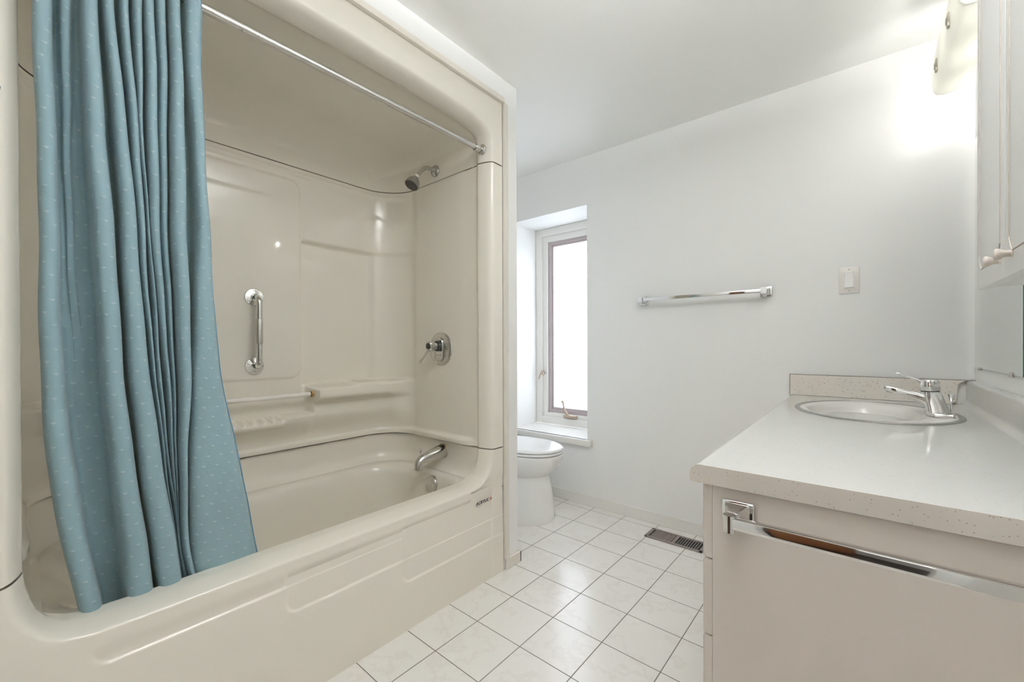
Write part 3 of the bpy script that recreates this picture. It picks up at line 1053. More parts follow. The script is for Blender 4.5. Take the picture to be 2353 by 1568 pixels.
hm = finish('side_hem', bm, M['hem'], curtain); hm['label'] = 'darker stitched side hem'

# ------------------------------------------------------------------ shower head, valve, spout
yw = YE - 0.004
sh = thing('wall_shower', (-1.685, yw, 1.965), 'grey shower head on a bent chrome arm below the dome', 'shower head')
bm = B(); lathe(bm, (-1.685, yw + 0.003, 1.965), (0, -1, 0), [(0.030, 0), (0.030, 0.004), (0.026, 0.009), (0.014, 0.013), (0.0095, 0.016)], 28); finish('wall_flange', bm, M['chrome_worn'], sh)
bm = B(); arm = arc_pts([(-1.685, yw, 1.965), (-1.685, yw - 0.062, 1.968), (-1.685, yw - 0.115, 1.905)], 0.045, 10); tube(bm, arm, 0.0098, 18); finish('arm', bm, M['chrome_worn'], sh)
hd = Vector((0, -0.50, -0.86)).normalized()
h0 = Vector(arm[-1])
bm = B(); lathe(bm, h0 - hd * 0.002, hd, [(0.0115, 0), (0.0115, 0.006), (0.013, 0.006), (0.013, 0.010), (0.0115, 0.010), (0.011, 0.020)], 20); cj = finish('white_collar', bm, M['white_acrylic_rod'], sh); cj['label'] = 'white plastic collar'
bm = B(); lathe(bm, h0 + hd * 0.010, hd, [(0.010, 0), (0.014, 0.006), (0.017, 0.012), (0.0255, 0.020), (0.0315, 0.032), (0.0345, 0.046), (0.035, 0.055), (0.033, 0.057)], 32); finish('shower_head', bm, plain('grey_shower_head', srgb(140, 136, 128), 0.3, 0.5, noise=0.04, scale=40), sh)
bm = B(); lathe(bm, h0 + hd * 0.0655, hd, [(0.032, 0), (0.032, 0.0025), (0.002, 0.0035)], 32); finish('nozzle_face', bm, M['dark_nozzle'], sh)

vx, vz = -1.645, 1.047
va = thing('shower_valve', (vx, yw, vz), 'round chrome shower valve with a lever, on the end wall above the spout', 'faucet')
bm = B(); lathe(bm, (vx, yw + 0.004, vz), (0, -1, 0), [(0.087, 0), (0.087, 0.003), (0.082, 0.008), (0.070, 0.012), (0.002, 0.013)], 48); es = finish('escutcheon', bm, M['chrome_worn'], va)
for pp in ((-0.012, -0.030), (0.012, -0.030)):
    bm = B(); lathe(bm, (vx + pp[0], yw - 0.0162, vz + pp[1]), (0, -1, 0), [(0.0025, 0), (0.0025, 0.0008), (0.0005, 0.001)], 10)
    finish('screw_hole', bm, M['dark_hole'], es)
bm = B()
outl_ = [(0.030 * cos(a), (0.030 if True else 0) * sin(a) + (0.030 if sin(a) > 0 else -0.036)) for a in lin(0, 2 * pi, 41)[:-1]]
rings = []
for s_, h_ in ((1.0, 0.010), (1.0, 0.0145), (0.94, 0.0175), (0.90, 0.0165)):
    rings.append([Vector((vx + a * s_, yw - h_, vz + b * s_)) for a, b in outl_])
vr = grid(bm, rings, close_u=True); cap(bm, vr[-1]); fix_normals(bm); finish('raised_plate', bm, M['chrome_worn'], es)
bm = B(); lathe(bm, (vx, yw - 0.012, vz + 0.016), (0, -1, 0), [(0.027, 0), (0.027, 0.012), (0.024, 0.014), (0.024, 0.020)], 28); finish('stem_collar', bm, plain('dark_grey_collar', srgb(70, 70, 68), 0.3, 0.6), va)
bm = B()
sweep_rect(bm, [((vx, yw - 0.030, vz + 0.016), (1, 0, 0), (0, 0, 1), 0.036, 0.036, 0.015), ((vx, yw - 0.050, vz + 0.016), (1, 0, 0), (0, 0, 1), 0.040, 0.042, 0.014),
                ((vx, yw - 0.076, vz + 0.016), (1, 0, 0), (0, 0, 1), 0.044, 0.046, 0.014), ((vx, yw - 0.082, vz + 0.016), (1, 0, 0), (0, 0, 1), 0.038, 0.040, 0.013)])
kn = finish('handle', bm, M['chrome_worn'], va)
bm = B(); lathe(bm, (vx, yw - 0.080, vz + 0.016), (0, -1, 0), [(0.0155, 0), (0.0155, 0.004), (0.012, 0.005), (0.002, 0.0045)], 20); finish('handle_cap', bm, plain('dark_handle_cap', srgb(74, 68, 62), 0.25, 0.5), kn)
bm = B()
ld = Vector((-0.35, -0.42, -0.75)).normalized(); la = Vector((vx - 0.006, yw - 0.068, vz + 0.002)); sd_ = Vector((0.85, 0, -0.4)).normalized(); nd_ = ld.cross(sd_).normalized()
sweep_rect(bm, [(la, sd_, nd_, 0.020, 0.013, 0.005), (la + ld * 0.02, sd_, nd_, 0.015, 0.009, 0.004), (la + ld * 0.05, sd_, nd_, 0.016, 0.008, 0.0035), (la + ld * 0.083, sd_, nd_, 0.020, 0.008, 0.0035), (la + ld * 0.086, sd_, nd_, 0.016, 0.006, 0.0025)])
finish('lever', bm, M['chrome_worn'], va)

px, pz = -1.632, 0.530
sp = thing('tub_spout', (px, yw, pz), 'chrome tub spout with diverter knob over the overflow plate', 'faucet')
bm = B()
cs = [((px, yw + 0.003, pz), 0.036), ((px, yw - 0.03, pz - 0.002), 0.033), ((px, yw - 0.08, pz - 0.008), 0.028), ((px, yw - 0.115, pz - 0.013), 0.0245)]
path = [Vector(c) for c, _ in cs] + [Vector((px, yw - 0.135, pz - 0.018)), Vector((px, yw - 0.148, pz - 0.028)), Vector((px, yw - 0.153, pz - 0.042)), Vector((px, yw - 0.154, pz - 0.062))]
tube(bm, path, [r for _, r in cs] + [0.0225, 0.0215, 0.0205, 0.0200], 26)
finish('spout_body', bm, M['chrome_worn'], sp)
bm = B(); lathe(bm, (px, yw + 0.003, pz), (0, -1, 0), [(0.039, 0), (0.039, 0.004), (0.036, 0.006)], 28); finish('caulk_ring', bm, M['old_caulk'], sp)['label'] = 'yellowed caulk ring'
bm = B(); lathe(bm, (px, yw - 0.142, pz - 0.005), (0, 0, 1), [(0.0028, 0), (0.0028, 0.022), (0.005, 0.024), (0.0085, 0.029), (0.0095, 0.034), (0.0075, 0.040), (0.001, 0.043)], 18); finish('diverter_knob', bm, M['chrome'], sp)
bm = B(); lathe(bm, (px, yw - 0.154, pz - 0.0615), (0, 0, -1), [(0.016, 0), (0.016, 0.001), (0.001, 0.0012)], 18); finish('outlet', bm, M['dark_hole'], sp)

# ------------------------------------------------------------------ grab bar on the back wall
gx, gy = XB + 0.008, 0.674
gb = thing('grab_bar', (gx, gy, 1.13), 'short vertical chrome grab bar with round flanges on the tub back wall', 'grab bar')
bm = B(); tube(bm, arc_pts([(gx + 0.002, gy, 1.279), (gx + 0.060, gy, 1.274), (gx + 0.060, gy, 0.984), (gx + 0.002, gy, 0.979)], 0.034, 8), 0.0125, 22); gbar = finish('bar', bm, M['chrome'], gb)
bm = B(); lathe(bm, (gx + 0.060, gy, 1.075), (0, 0, 1), [(0.0128, 0), (0.0133, 0.002), (0.0133, 0.104), (0.0128, 0.106)], 24); finish('grip', bm, M['chrome_knurl'], gbar)['label'] = 'matt knurled grip'
for zc, flip in ((1.279, 1), (0.979, -1)):
    bm = B(); lathe(bm, (gx - 0.004, gy, zc), (1, 0, 0), [(0.0385, 0), (0.0385, 0.006), (0.036, 0.010), (0.026, 0.0115), (0.016, 0.014), (0.013, 0.018)], 36); fl = finish('flange', bm, M['chrome'], gb)
    for a in (90, 210, 330):
        bm = B(); ay = gy + 0.026 * cos(radians(a)) * 1.0; az = zc + 0.026 * sin(radians(a)) * flip
        lathe(bm, (gx + 0.006, ay, az), (1, 0, 0), [(0.0068, 0), (0.0068, 0.0022), (0.0045, 0.0028), (0.004, 0.0012), (0.0008, 0.001)], 14); finish('screw', bm, M['chrome_knurl'], fl)

# ------------------------------------------------------------------ toilet
tc_y = 2.065
to = thing('toilet', (-1.62, tc_y, 0), 'white toilet with closed lid, half hidden behind the wing wall', 'toilet')


def egg(cx_back, cx_front, hw, n=48, sharp=2.2):
    """outline in plan: rounded front at +x, flatter back"""
    out = []
    for k in range(n):
        a = 2 * pi * k / n
        c, s = cos(a), sin(a)
        xm = cx_front - hw * 1.22
        if c >= 0: x = xm + (cx_front - xm) * c; y = hw * s
        else:
            x = xm + (xm - cx_back) * -(abs(c) ** 0.62); y = hw * (1 if s > 0 else -1) * abs(s) ** 0.75
        out.append((x, y))
    return out


def egg_ring(b, f, hw, z): return [Vector((x, tc_y + y, z)) for x, y in egg(b, f, hw)]


bm = B()
rg = [egg_ring(-2.02, -1.434, 0.186, 0.0), egg_ring(-2.02, -1.432, 0.188, 0.006), egg_ring(-2.02, -1.437, 0.178, 0.06), egg_ring(-2.02, -1.448, 0.160, 0.16), egg_ring(-2.02, -1.460, 0.144, 0.24), egg_ring(-2.02, -1.472, 0.134, 0.30), egg_ring(-2.02, -1.476, 0.132, 0.32)]
vr = grid(bm, rg, close_u=True); cap(bm, vr[0], flip=True); fix_normals(bm)
finish('pedestal', bm, M['porcelain'], to)
bm = B()
rg = [egg_ring(-2.03, -1.535, 0.095, 0.230), egg_ring(-2.03, -1.490, 0.130, 0.258), egg_ring(-2.04, -1.448, 0.155, 0.285), egg_ring(-2.05, -1.416, 0.170, 0.312), egg_ring(-2.06, -1.392, 0.179, 0.345), egg_ring(-2.06, -1.378, 0.183, 0.378), egg_ring(-2.06, -1.372, 0.1845, 0.402), egg_ring(-2.06, -1.374, 0.182, 0.409), egg_ring(-2.05, -1.40, 0.155, 0.410)]
vr = grid(bm, rg, close_u=True); cap(bm, vr[0], flip=True); cap(bm, vr[-1]); fix_normals(bm)
finish('bowl', bm, M['porcelain'], to)
bm = B()
rg = [egg_ring(-1.90, -1.380, 0.174, 0.4125), egg_ring(-1.90, -1.374, 0.180, 0.416), egg_ring(-1.90, -1.374, 0.180, 0.425), egg_ring(-1.90, -1.378, 0.176, 0.428)]
vr = grid(bm, rg, close_u=True); cap(bm, vr[0], flip=True); cap(bm, vr[-1]); fix_normals(bm)
finish('seat', bm, M['seat_plastic'], to)
bm = B()
rg = [egg_ring(-1.90, -1.380, 0.174, 0.4305), egg_ring(-1.90, -1.373, 0.181, 0.434), egg_ring(-1.90, -1.373, 0.181, 0.440), egg_ring(-1.90, -1.380, 0.175, 0.446), egg_ring(-1.88, -1.400, 0.155, 0.4495), egg_ring(-1.86, -1.47, 0.10, 0.452)]
vr = grid(bm, rg, close_u=True); cap(bm, vr[0], flip=True); cap(bm, vr[-1]); fix_normals(bm)
finish('lid', bm, M['seat_plastic'], to)
bm = B(); box(bm, -2.185, -1.985, tc_y - 0.215, tc_y + 0.215, 0.39, 0.74, 0.025, 4); finish('tank', bm, M['porcelain'], to)
bm = B(); box(bm, -2.192, -1.975, tc_y - 0.222, tc_y + 0.222, 0.742, 0.778, 0.012, 3); finish('tank_lid', bm, M['porcelain'], to)
bm = B()
lathe(bm, (-1.986, tc_y - 0.15, 0.68), (1, 0, 0), [(0.012, 0), (0.012, 0.012), (0.006, 0.014)], 14); box(bm, -1.976, -1.968, tc_y - 0.155, tc_y - 0.085, 0.672, 0.686, 0.003); finish('flush_lever', bm, M['chrome'], to)

# ------------------------------------------------------------------ towel bars


def far_towel_bar():
    x0, x1, z = -1.006, -0.372, 1.333
    t = thing('towel_bar', ((x0 + x1) / 2, YF, z), 'long square chrome towel bar on the white far wall beside the window', 'towel bar', None)
    bm = B(); box(bm, x0, x1, YF - 0.072, YF - 0.055, z - 0.0085, z + 0.0085, 0.0015); finish('bar', bm, M['chrome'], t)
    for x in (x0, x1):
        bm = B()
        box(bm, x - 0.026, x + 0.026, YF - 0.008, YF, z - 0.026, z + 0.026, 0.003)
        sweep_rect(bm, [((x, YF - 0.006, z), (1, 0, 0), (0, 0, 1), 0.040, 0.040, 0.003), ((x, YF - 0.030, z), (1, 0, 0), (0, 0, 1), 0.024, 0.026, 0.003), ((x, YF - 0.048, z), (1, 0, 0), (0, 0, 1), 0.022, 0.026, 0.003), ((x, YF - 0.078, z), (1, 0, 0), (0, 0, 1), 0.026, 0.032, 0.003)])
        finish('post', bm, M['chrome'], t)


far_towel_bar()

YP = 0.900            # vanity end panel


def near_towel_bar():
    x0, x1, z = -0.184, 0.27, 0.741
    t = thing('towel_bar', ((x0 + x1) / 2, YP, z), 'square chrome towel bar on the beige end panel of the vanity', 'towel bar', None)
    yb = 0.838
    bm = B(); box(bm, x0 + 0.004, x1, yb - 0.0095, yb + 0.0095, z - 0.0095, z + 0.0095, 0.0015); finish('bar', bm, M['chrome'], t)
    for x in (x0, x1 + 0.004):
        bm = B()
        box(bm, x - 0.029, x + 0.029, YP - 0.008, YP, z - 0.019, z + 0.022, 0.0035, 3)
        sweep_rect(bm, [((x, YP - 0.007, z + 0.002), (1, 0, 0), (0, 0, 1), 0.044, 0.032, 0.003), ((x - 0.001, YP - 0.024, z), (1, 0, 0), (0, 0, 1), 0.022, 0.024, 0.003),
                        ((x - 0.001, YP - 0.045, z - 0.001), (1, 0, 0), (0, 0, 1), 0.019, 0.024, 0.004), ((x - 0.001, yb + 0.004, z - 0.001), (1, 0, 0), (0, 0, 1), 0.020, 0.030, 0.003)])
        tube(bm, [(x - 0.001, yb - 0.001, z - 0.017), (x - 0.001, yb - 0.001, z + 0.014)], 0.0108, 20)
        finish('post', bm, M['chrome'], t)


near_towel_bar()

# ------------------------------------------------------------------ light switch
swx, swz = -0.0455, 1.358
sw = thing('light_switch', (swx, YF, swz), 'white rocker light switch on the far wall right of the towel bar', 'light switch')
bm = B(); box(bm, swx - 0.037, swx + 0.037, YF - 0.006, YF, swz - 0.060, swz + 0.060, 0.0025); plate_ = finish('plate', bm, M['switch_plate'], sw)
bm = B(); ring_frame(bm, swx - 0.0185, swx + 0.0185, swz - 0.036, swz + 0.036, 0.002, YF - 0.0085, YF - 0.004, 0.0004); finish('rocker_frame', bm, M['switch'], sw)
bm = B()
sweep_rect(bm, [((swx, YF - 0.009, swz + 0.033), (1, 0, 0), (0, 1, 0), 0.031, 0.006, 0.001), ((swx, YF - 0.006, swz), (1, 0, 0), (0, 1, 0), 0.031, 0.006, 0.001), ((swx, YF - 0.010, swz - 0.033), (1, 0, 0), (0, 1, 0), 0.031, 0.006, 0.001)]); finish('rocker', bm, M['switch'], sw)
for dz in (0.0485, -0.0485):
    bm = B(); lathe(bm, (swx, YF - 0.0055, swz + dz), (0, -1, 0), [(0.0032, 0), (0.0032, 0.001), (0.0005, 0.0016)], 12); finish('screw', bm, M['chrome_knurl'], plate_)

# ------------------------------------------------------------------ floor register
rx0, rx1, ry0, ry1 = -0.928, -0.625, 2.243, 2.372
fr_ = thing('floor_register', ((rx0 + rx1) / 2, (ry0 + ry1) / 2, 0), 'taupe metal floor register by the far baseboard, left of the vanity', 'vent')
bm = B(); m = 0.017
box(bm, rx0, rx1, ry0, ry0 + m, 0, 0.006, 0.0015); box(bm, rx0, rx1, ry1 - m, ry1, 0, 0.006, 0.0015)
box(bm, rx0, rx0 + m, ry0, ry1, 0, 0.006, 0.0015); box(bm, rx1 - m, rx1, ry0, ry1, 0, 0.006, 0.0015)
xm_ = (rx0 + rx1) / 2; box(bm, xm_ - 0.008, xm_ + 0.008, ry0 + m, ry1 - m, 0, 0.006, 0.001)
finish('frame', bm, M['register'], fr_)
bm = B(); box(bm, rx0 + m, rx1 - m, ry0 + m, ry1 - m, 0.0002, 0.0008); finish('duct_opening', bm, M['dark_hole'], fr_, smooth=False)
for a, b in ((rx0 + m, xm_ - 0.008), (xm_ + 0.008, rx1 - m)):
    nsl = 10
    for k in range(1, nsl):
        x = a + (b - a) * k / nsl
        bm = B()
        tilt = -0.004 if a == rx0 + m else 0.0012
        vs_ = [Vector((x - 0.0018, 0, 0.0058)), Vector((x + 0.0018, 0, 0.0058)), Vector((x + 0.0018 + tilt * -1.0, 0, 0.001)), Vector((x - 0.0018 + tilt * -1.0, 0, 0.001))]
        vr = grid(bm, [[v + Vector((0, yy, 0)) for v in vs_] for yy in (ry0 + m, ry1 - m)], close_u=True); cap(bm, vr[0]); cap(bm, vr[1]); fix_normals(bm)
        finish('louver', bm, M['register'], fr_, smooth=False)

# ------------------------------------------------------------------ vanity
ZC, TH = 0.822, 0.037           # counter top and slab thickness
XC0 = -0.272                    # front edge of the counter
XD0, XD1 = -0.250, -0.231       # drawer fronts
vn = thing('vanity_cabinet', (0.06, 1.67, 0), 'beige bathroom vanity cabinet with drawers under the pale countertop', 'cabinet')
bm = B()
_cz = ZC - TH - 0.001
box(bm, XR - 0.012, XR - 0.001, YP + 0.018, YF - 0.013, 0.10, _cz)
box(bm, XD1 + 0.001, XR - 0.012, YF - 0.031, YF - 0.013, 0.10, _cz)
box(bm, XD1 + 0.001, XR - 0.012, YP + 0.018, YF - 0.031, 0.10, 0.118)
box(bm, XD1 + 0.001, XR - 0.012, 1.273, 1.291, 0.118, _cz)
box(bm, XD1 + 0.001, XD1 + 0.019, YP + 0.018, YF - 0.031, _cz - 0.04, _cz)
finish('carcass', bm, M['panel'], vn, smooth=False)
bm = B(); box(bm, XD1 + 0.0005, XR - 0.001, YP, YP + 0.018, 0.0, ZC - TH - 0.0008, 0.0008); finish('end_panel', bm, M['panel'], vn)
bm = B(); box(bm, XD1 + 0.06, XR - 0.001, YP + 0.02, YF - 0.013, 0.0, 0.10); finish('toe_kick', bm, M['panel'], vn, smooth=False)


def front(name, y0, y1, z0, z1, r=0.008):
    bm = B()
    # slab with the room-side edges rounded over
    sec = [(XD1, 0)] + [(XD0 + r * (1 - sin(a)), r * (1 - cos(a))) for a in lin(0, pi / 2, 6)]
    rows = []
    for x, ins in sec:
        rows.append([Vector((x, y0 + ins, z0 + ins)), Vector((x, y1 - ins, z0 + ins)), Vector((x, y1 - ins, z1 - ins)), Vector((x, y0 + ins, z1 - ins))])
    vr = grid(bm, rows, close_u=True); cap(bm, vr[-1]); cap(bm, vr[0]); fix_normals(bm)
    return finish(name, bm, M['panel'], vn)


for z0, z1 in ((0.6355, ZC - TH - 0.001), (0.4795, 0.6315), (0.3235, 0.4755), (0.10, 0.3195)): front('drawer', YP + 0.0005, 1.28, z0, z1)
for y0, y1 in ((1.284, 1.85), (1.854, 2.42)): front('door', y0, y1, 0.10, ZC - TH - 0.001)

# countertop: bullnose front edge, square speckled end, coved backsplash on the right wall
ct = thing('countertop', (0.03, 1.67, ZC - TH), 'speckled off-white laminate countertop with rounded front edge and backsplash', 'countertop')
prof = [(XR - 0.001, ZC - TH), (XC0 + 0.004, ZC - TH), (XC0, ZC - TH + 0.003)]
prof += [(XC0 + 0.020 - 0.020 * cos(a), ZC - 0.022 + 0.022 * sin(a)) for a in lin(0.0, pi / 2, 10)]
xs_ = XR - 0.024
prof_flat = list(prof)
top_end = [(xs_ - 0.022, ZC)] + [(xs_ - 0.022 + 0.022 * sin(a), ZC + 0.022 * (1 - cos(a))) for a in lin(0.1, pi / 2, 8)] + [(xs_, ZC + 0.085)] + [(xs_ + 0.013 - 0.013 * cos(a), ZC + 0.085 + 0.013 * sin(a)) for a in lin(0.1, pi / 2, 6)] + [(XR - 0.001, ZC + 0.098)]
SKC = Vector((0.028, 2.005)); SKA, SKB = 0.232, 0.298        # sink oval (x and y half-axes)
YC0 = 0.894
bm = B()
Pn = prof + top_end
vr = grid(bm, [[Vector((x, y, z)) for x, z in Pn] for y in (YC0, YC0 + 0.3)], close_u=False)
bme = B(); ve = grid(bme, [[Vector((x, y, z)) for x, z in Pn] for y in (YC0 - 0.0012, YC0)], close_u=True); cap(bme, ve[0]); fix_normals(bme)
# remaining length: same profile but the flat top is cut round the sink
k_flat0 = len(prof) - 1
left = Pn[:k_flat0 + 1]; right = Pn[k_flat0 + 1:]
y_a, y_b = YC0 + 0.3, YF - 0.001
gl = grid(bm, [[Vector((x, y, z)) for x, z in left] for y in (y_a, y_b)])
gr = grid(bm, [[Vector((x, y, z)) for x, z in right] for y in (y_a, y_b)])
xl_, xr_ = left[-1][0], right[0][0]
N = 64
inn = [bm.verts.new((SKC.x + (SKA - 0.012) * cos(2 * pi * k / N), SKC.y + (SKB - 0.012) * sin(2 * pi * k / N), ZC)) for k in range(N)]
outr = []
for k in range(N):
    c, s = cos(2 * pi * k / N), sin(2 * pi * k / N)
    tx = ((xr_ - SKC.x) if c > 0 else (xl_ - SKC.x)) / c if abs(c) > 1e-6 else 1e9
    ty = ((y_b - SKC.y) if s > 0 else (y_a - SKC.y)) / s if abs(s) > 1e-6 else 1e9
    t_ = min(tx, ty)
    outr.append(bm.verts.new((SKC.x + c * t_, SKC.y + s * t_, ZC)))
for k in range(N):
    bm.faces.new((inn[k], outr[k], outr[(k + 1) % N], inn[(k + 1) % N]))
# fill the four corner triangles
for cxn, cyn in ((xl_, y_a), (xr_, y_a), (xl_, y_b), (xr_, y_b)):
    best = None
    for k in range(N):
        a, b_ = outr[k].co, outr[(k + 1) % N].co
        onx = lambda p: abs(p.x - cxn) < 1e-5
        ony = lambda p: abs(p.y - cyn) < 1e-5
        if (onx(a) and ony(b_)) or (ony(a) and onx(b_)):
            if not ((onx(a) and ony(a)) or (onx(b_) and ony(b_))): best = k
    if best is not None:
        cv = bm.verts.new((cxn, cyn, ZC)); bm.faces.new((outr[best], outr[(best + 1) % N], cv))
bmesh.ops.remove_doubles(bm, verts=bm.verts[:], dist=0.0003)
fix_normals(bm)
finish('slab', bm, M['laminate'], ct, angle=radians(30))
finish('end_strip', bme, M['laminate_strip'], ct, smooth=False)['label'] = 'speckled beige edge strip'
# flat end splash on the far wall, cut to fit the coved backsplash, with a dark laminate edge line
bm = B()
xe = XR - 0.052
pr_ = [(-0.268, ZC + 0.001), (xe - 0.02, ZC + 0.001), (xe - 0.012, ZC + 0.003), (xe - 0.004, ZC + 0.010), (xe, ZC + 0.02), (xe + 0.003, ZC + 0.075), (xe + 0.010, ZC + 0.089), (xe + 0.022, ZC + 0.096), (xe + 0.05, ZC + 0.0975), (-0.268, ZC + 0.0975)]
vr = grid(bm, [[Vector((x, y, z)) for x, z in pr_] for y in (YF - 0.020, YF - 0.0005)], close_u=True); cap(bm, vr[0]); cap(bm, vr[1]); fix_normals(bm)
finish('end_splash', bm, M['laminate_strip'], ct, smooth=False)['label'] = 'speckled beige end splash'
bm = B(); box(bm, -0.2705, xe + 0.052, YF - 0.0205, YF - 0.0005, ZC + 0.0976, ZC + 0.0992); box(bm, -0.2705, -0.2685, YF - 0.0205, YF - 0.0005, ZC + 0.002, ZC + 0.0992)
finish('splash_edge', bm, plain('dark_laminate_edge', srgb(120, 116, 108), 0.6), ct, smooth=False)['label'] = 'thin dark edge line'

# sink
sk = thing('sink', (SKC.x, SKC.y, ZC), 'white oval sink with a metal rim set in the countertop', 'sink')


def oval(a, b, z, cx=SKC.x, cy=SKC.y, n=64): return [Vector((cx + a * cos(2 * pi * k / n), cy + b * sin(2 * pi * k / n), z)) for k in range(n)]


bm = B()
grid(bm, [oval(SKA, SKB, ZC + 0.0002), oval(SKA, SKB, ZC + 0.002), oval(SKA - 0.003, SKB - 0.003, ZC + 0.0042), oval(SKA - 0.014, SKB - 0.014, ZC + 0.0045), oval(SKA - 0.0165, SKB - 0.0165, ZC + 0.002), oval(SKA - 0.0165, SKB - 0.0165, ZC - 0.004)], close_u=True); fix_normals(bm)
finish('metal_rim', bm, plain('brushed_steel_rim', (0.42, 0.42, 0.41, 1), 0.3, 1.0), sk)
bm = B()
BCX = SKC.x - 0.028
vr = grid(bm, [oval(SKA - 0.016, SKB - 0.016, ZC + 0.0012), oval(SKA - 0.024, SKB - 0.024, ZC + 0.0030), oval(SKA - 0.034, SKB - 0.030, ZC + 0.0026, SKC.x - 0.004), oval(SKA - 0.064, SKB - 0.055, ZC + 0.0005, BCX), oval(SKA - 0.072, SKB - 0.066, ZC - 0.006, BCX), oval(SKA - 0.078, SKB - 0.076, ZC - 0.025, BCX),
          oval(SKA - 0.090, SKB - 0.095, ZC - 0.07, BCX), oval(SKA - 0.115, SKB - 0.13, ZC - 0.115, BCX), oval(0.075, 0.10, ZC - 0.14, BCX), oval(0.03, 0.03, ZC - 0.147, BCX)], close_u=True)
cap(bm, vr[-1]); fix_normals(bm)
finish('basin', bm, M['sink_white'], sk)
bm = B(); lathe(bm, (BCX, SKC.y, ZC - 0.147), (0, 0, 1), [(0.024, 0), (0.024, 0.002), (0.018, 0.003), (0.002, 0.002)], 24); finish('drain', bm, M['chrome'], sk)

# faucet
FX, FY, FZ = 0.196, 2.02, ZC + 0.0028
fa = thing('faucet', (FX, FY, FZ), 'chrome single lever faucet standing behind the oval sink', 'faucet')
bm = B()
hexo = [(-0.028, -0.060), (0.026, -0.078), (0.034, -0.070), (0.038, 0.0), (0.034, 0.070), (0.026, 0.078), (-0.028, 0.060), (-0.036, 0.0)]
hexo = [(-0.030, -0.035), (-0.012, -0.077), (0.030, -0.077), (0.036, -0.068), (0.036, 0.068), (0.030, 0.077), (-0.012, 0.077), (-0.030, 0.035)]
rings = [[Vector((FX + a * s_, FY + b * s_, FZ + h_)) for a, b in hexo] for s_, h_ in ((1.0, 0), (1.0, 0.007), (0.95, 0.010))]
vr = grid(bm, rings, close_u=True); cap(bm, vr[0]); cap(bm, vr[-1]); fix_normals(bm); finish('base_plate', bm, M['chrome'], fa, smooth=False)
bm = B()
zt_ = FZ + 0.078
sweep_rect(bm, [((FX + 0.002, FY, FZ + 0.008), (1, 0, 0), (0, 1, 0), 0.056, 0.058, 0.012), ((FX - 0.002, FY, FZ + 0.03), (1, 0, 0), (0, 1, 0), 0.054, 0.054, 0.012),
                ((FX - 0.012, FY, FZ + 0.062), (1, 0, 0), (0, 1, 0), 0.052, 0.050, 0.014), ((FX - 0.016, FY, zt_), (1, 0, 0.04), (0, 1, 0), 0.050, 0.050, 0.018)])
# spout as a tapering square arm
sweep_rect(bm, [((FX - 0.006, FY, FZ + 0.036), (0, 1, 0), (-0.1, 0, 1), 0.048, 0.066, 0.010), ((FX - 0.026, FY, FZ + 0.045), (0, 1, 0), (-0.2, 0, 1), 0.045, 0.052, 0.010),
                ((FX - 0.048, FY, FZ + 0.056), (0, 1, 0), (-0.1, 0, 1), 0.041, 0.036, 0.009), ((FX - 0.072, FY, FZ + 0.0665), (0, 1, 0), (0.15, 0, 1), 0.036, 0.026, 0.008), ((FX - 0.100, FY, FZ + 0.0755), (0, 1, 0), (0.26, 0, 1), 0.033, 0.0205, 0.006),
                ((FX - 0.132, FY, FZ + 0.084), (0, 1, 0), (0.25, 0, 1), 0.031, 0.0185, 0.006), ((FX - 0.1365, FY, FZ + 0.085), (0, 1, 0), (0.25, 0, 1), 0.025, 0.013, 0.005)])
finish('body', bm, M['chrome'], fa)
bm = B(); lathe(bm, (FX - 0.121, FY, FZ + 0.076), (-0.2, 0, -1), [(0.0105, 0), (0.0105, 0.008), (0.008, 0.009)], 18); finish('aerator', bm, M['chrome_worn'], fa)
bm = B(); lathe(bm, (FX - 0.017, FY, zt_ - 0.001), (-0.02, 0, 1), [(0.0235, 0), (0.0235, 0.004), (0.022, 0.004)], 28); finish('dark_gap_ring', bm, M['dark_hole'], fa)
bm = B()
lathe(bm, (FX - 0.018, FY, zt_ + 0.003), (-0.05, 0, 1), [(0.0255, 0), (0.0265, 0.004), (0.0265, 0.020), (0.0258, 0.030), (0.023, 0.036), (0.002, 0.037)], 32)
lv = [Vector((FX - 0.036, FY, zt_ + 0.024)), Vector((FX - 0.048, FY, zt_ + 0.037)), Vector((FX - 0.066, FY, zt_ + 0.047)), Vector((FX - 0.088, FY, zt_ + 0.055)), Vector((FX - 0.102, FY, zt_ + 0.060)), Vector((FX - 0.105, FY, zt_ + 0.061))]
hs = [0.020, 0.012, 0.008, 0.006, 0.005, 0.003]; wsx = [0.030, 0.024, 0.021, 0.022, 0.022, 0.018]
sweep_rect(bm, [(p, (0, 1, 0), (0.45, 0, 1), w_, h_, h_ * 0.4) for p, w_, h_ in zip(lv, wsx, hs)])
finish('lever_handle', bm, M['chrome'], fa)
bm = B(); lathe(bm, (FX + 0.034, FY, FZ + 0.008), (-0.0, 0, 1), [(0.003, 0), (0.003, 0.038), (0.004, 0.040), (0.010, 0.062), (0.0105, 0.064), (0.002, 0.0645)], 12); finish('lift_rod', bm, M['chrome'], fa, angle=radians(20))

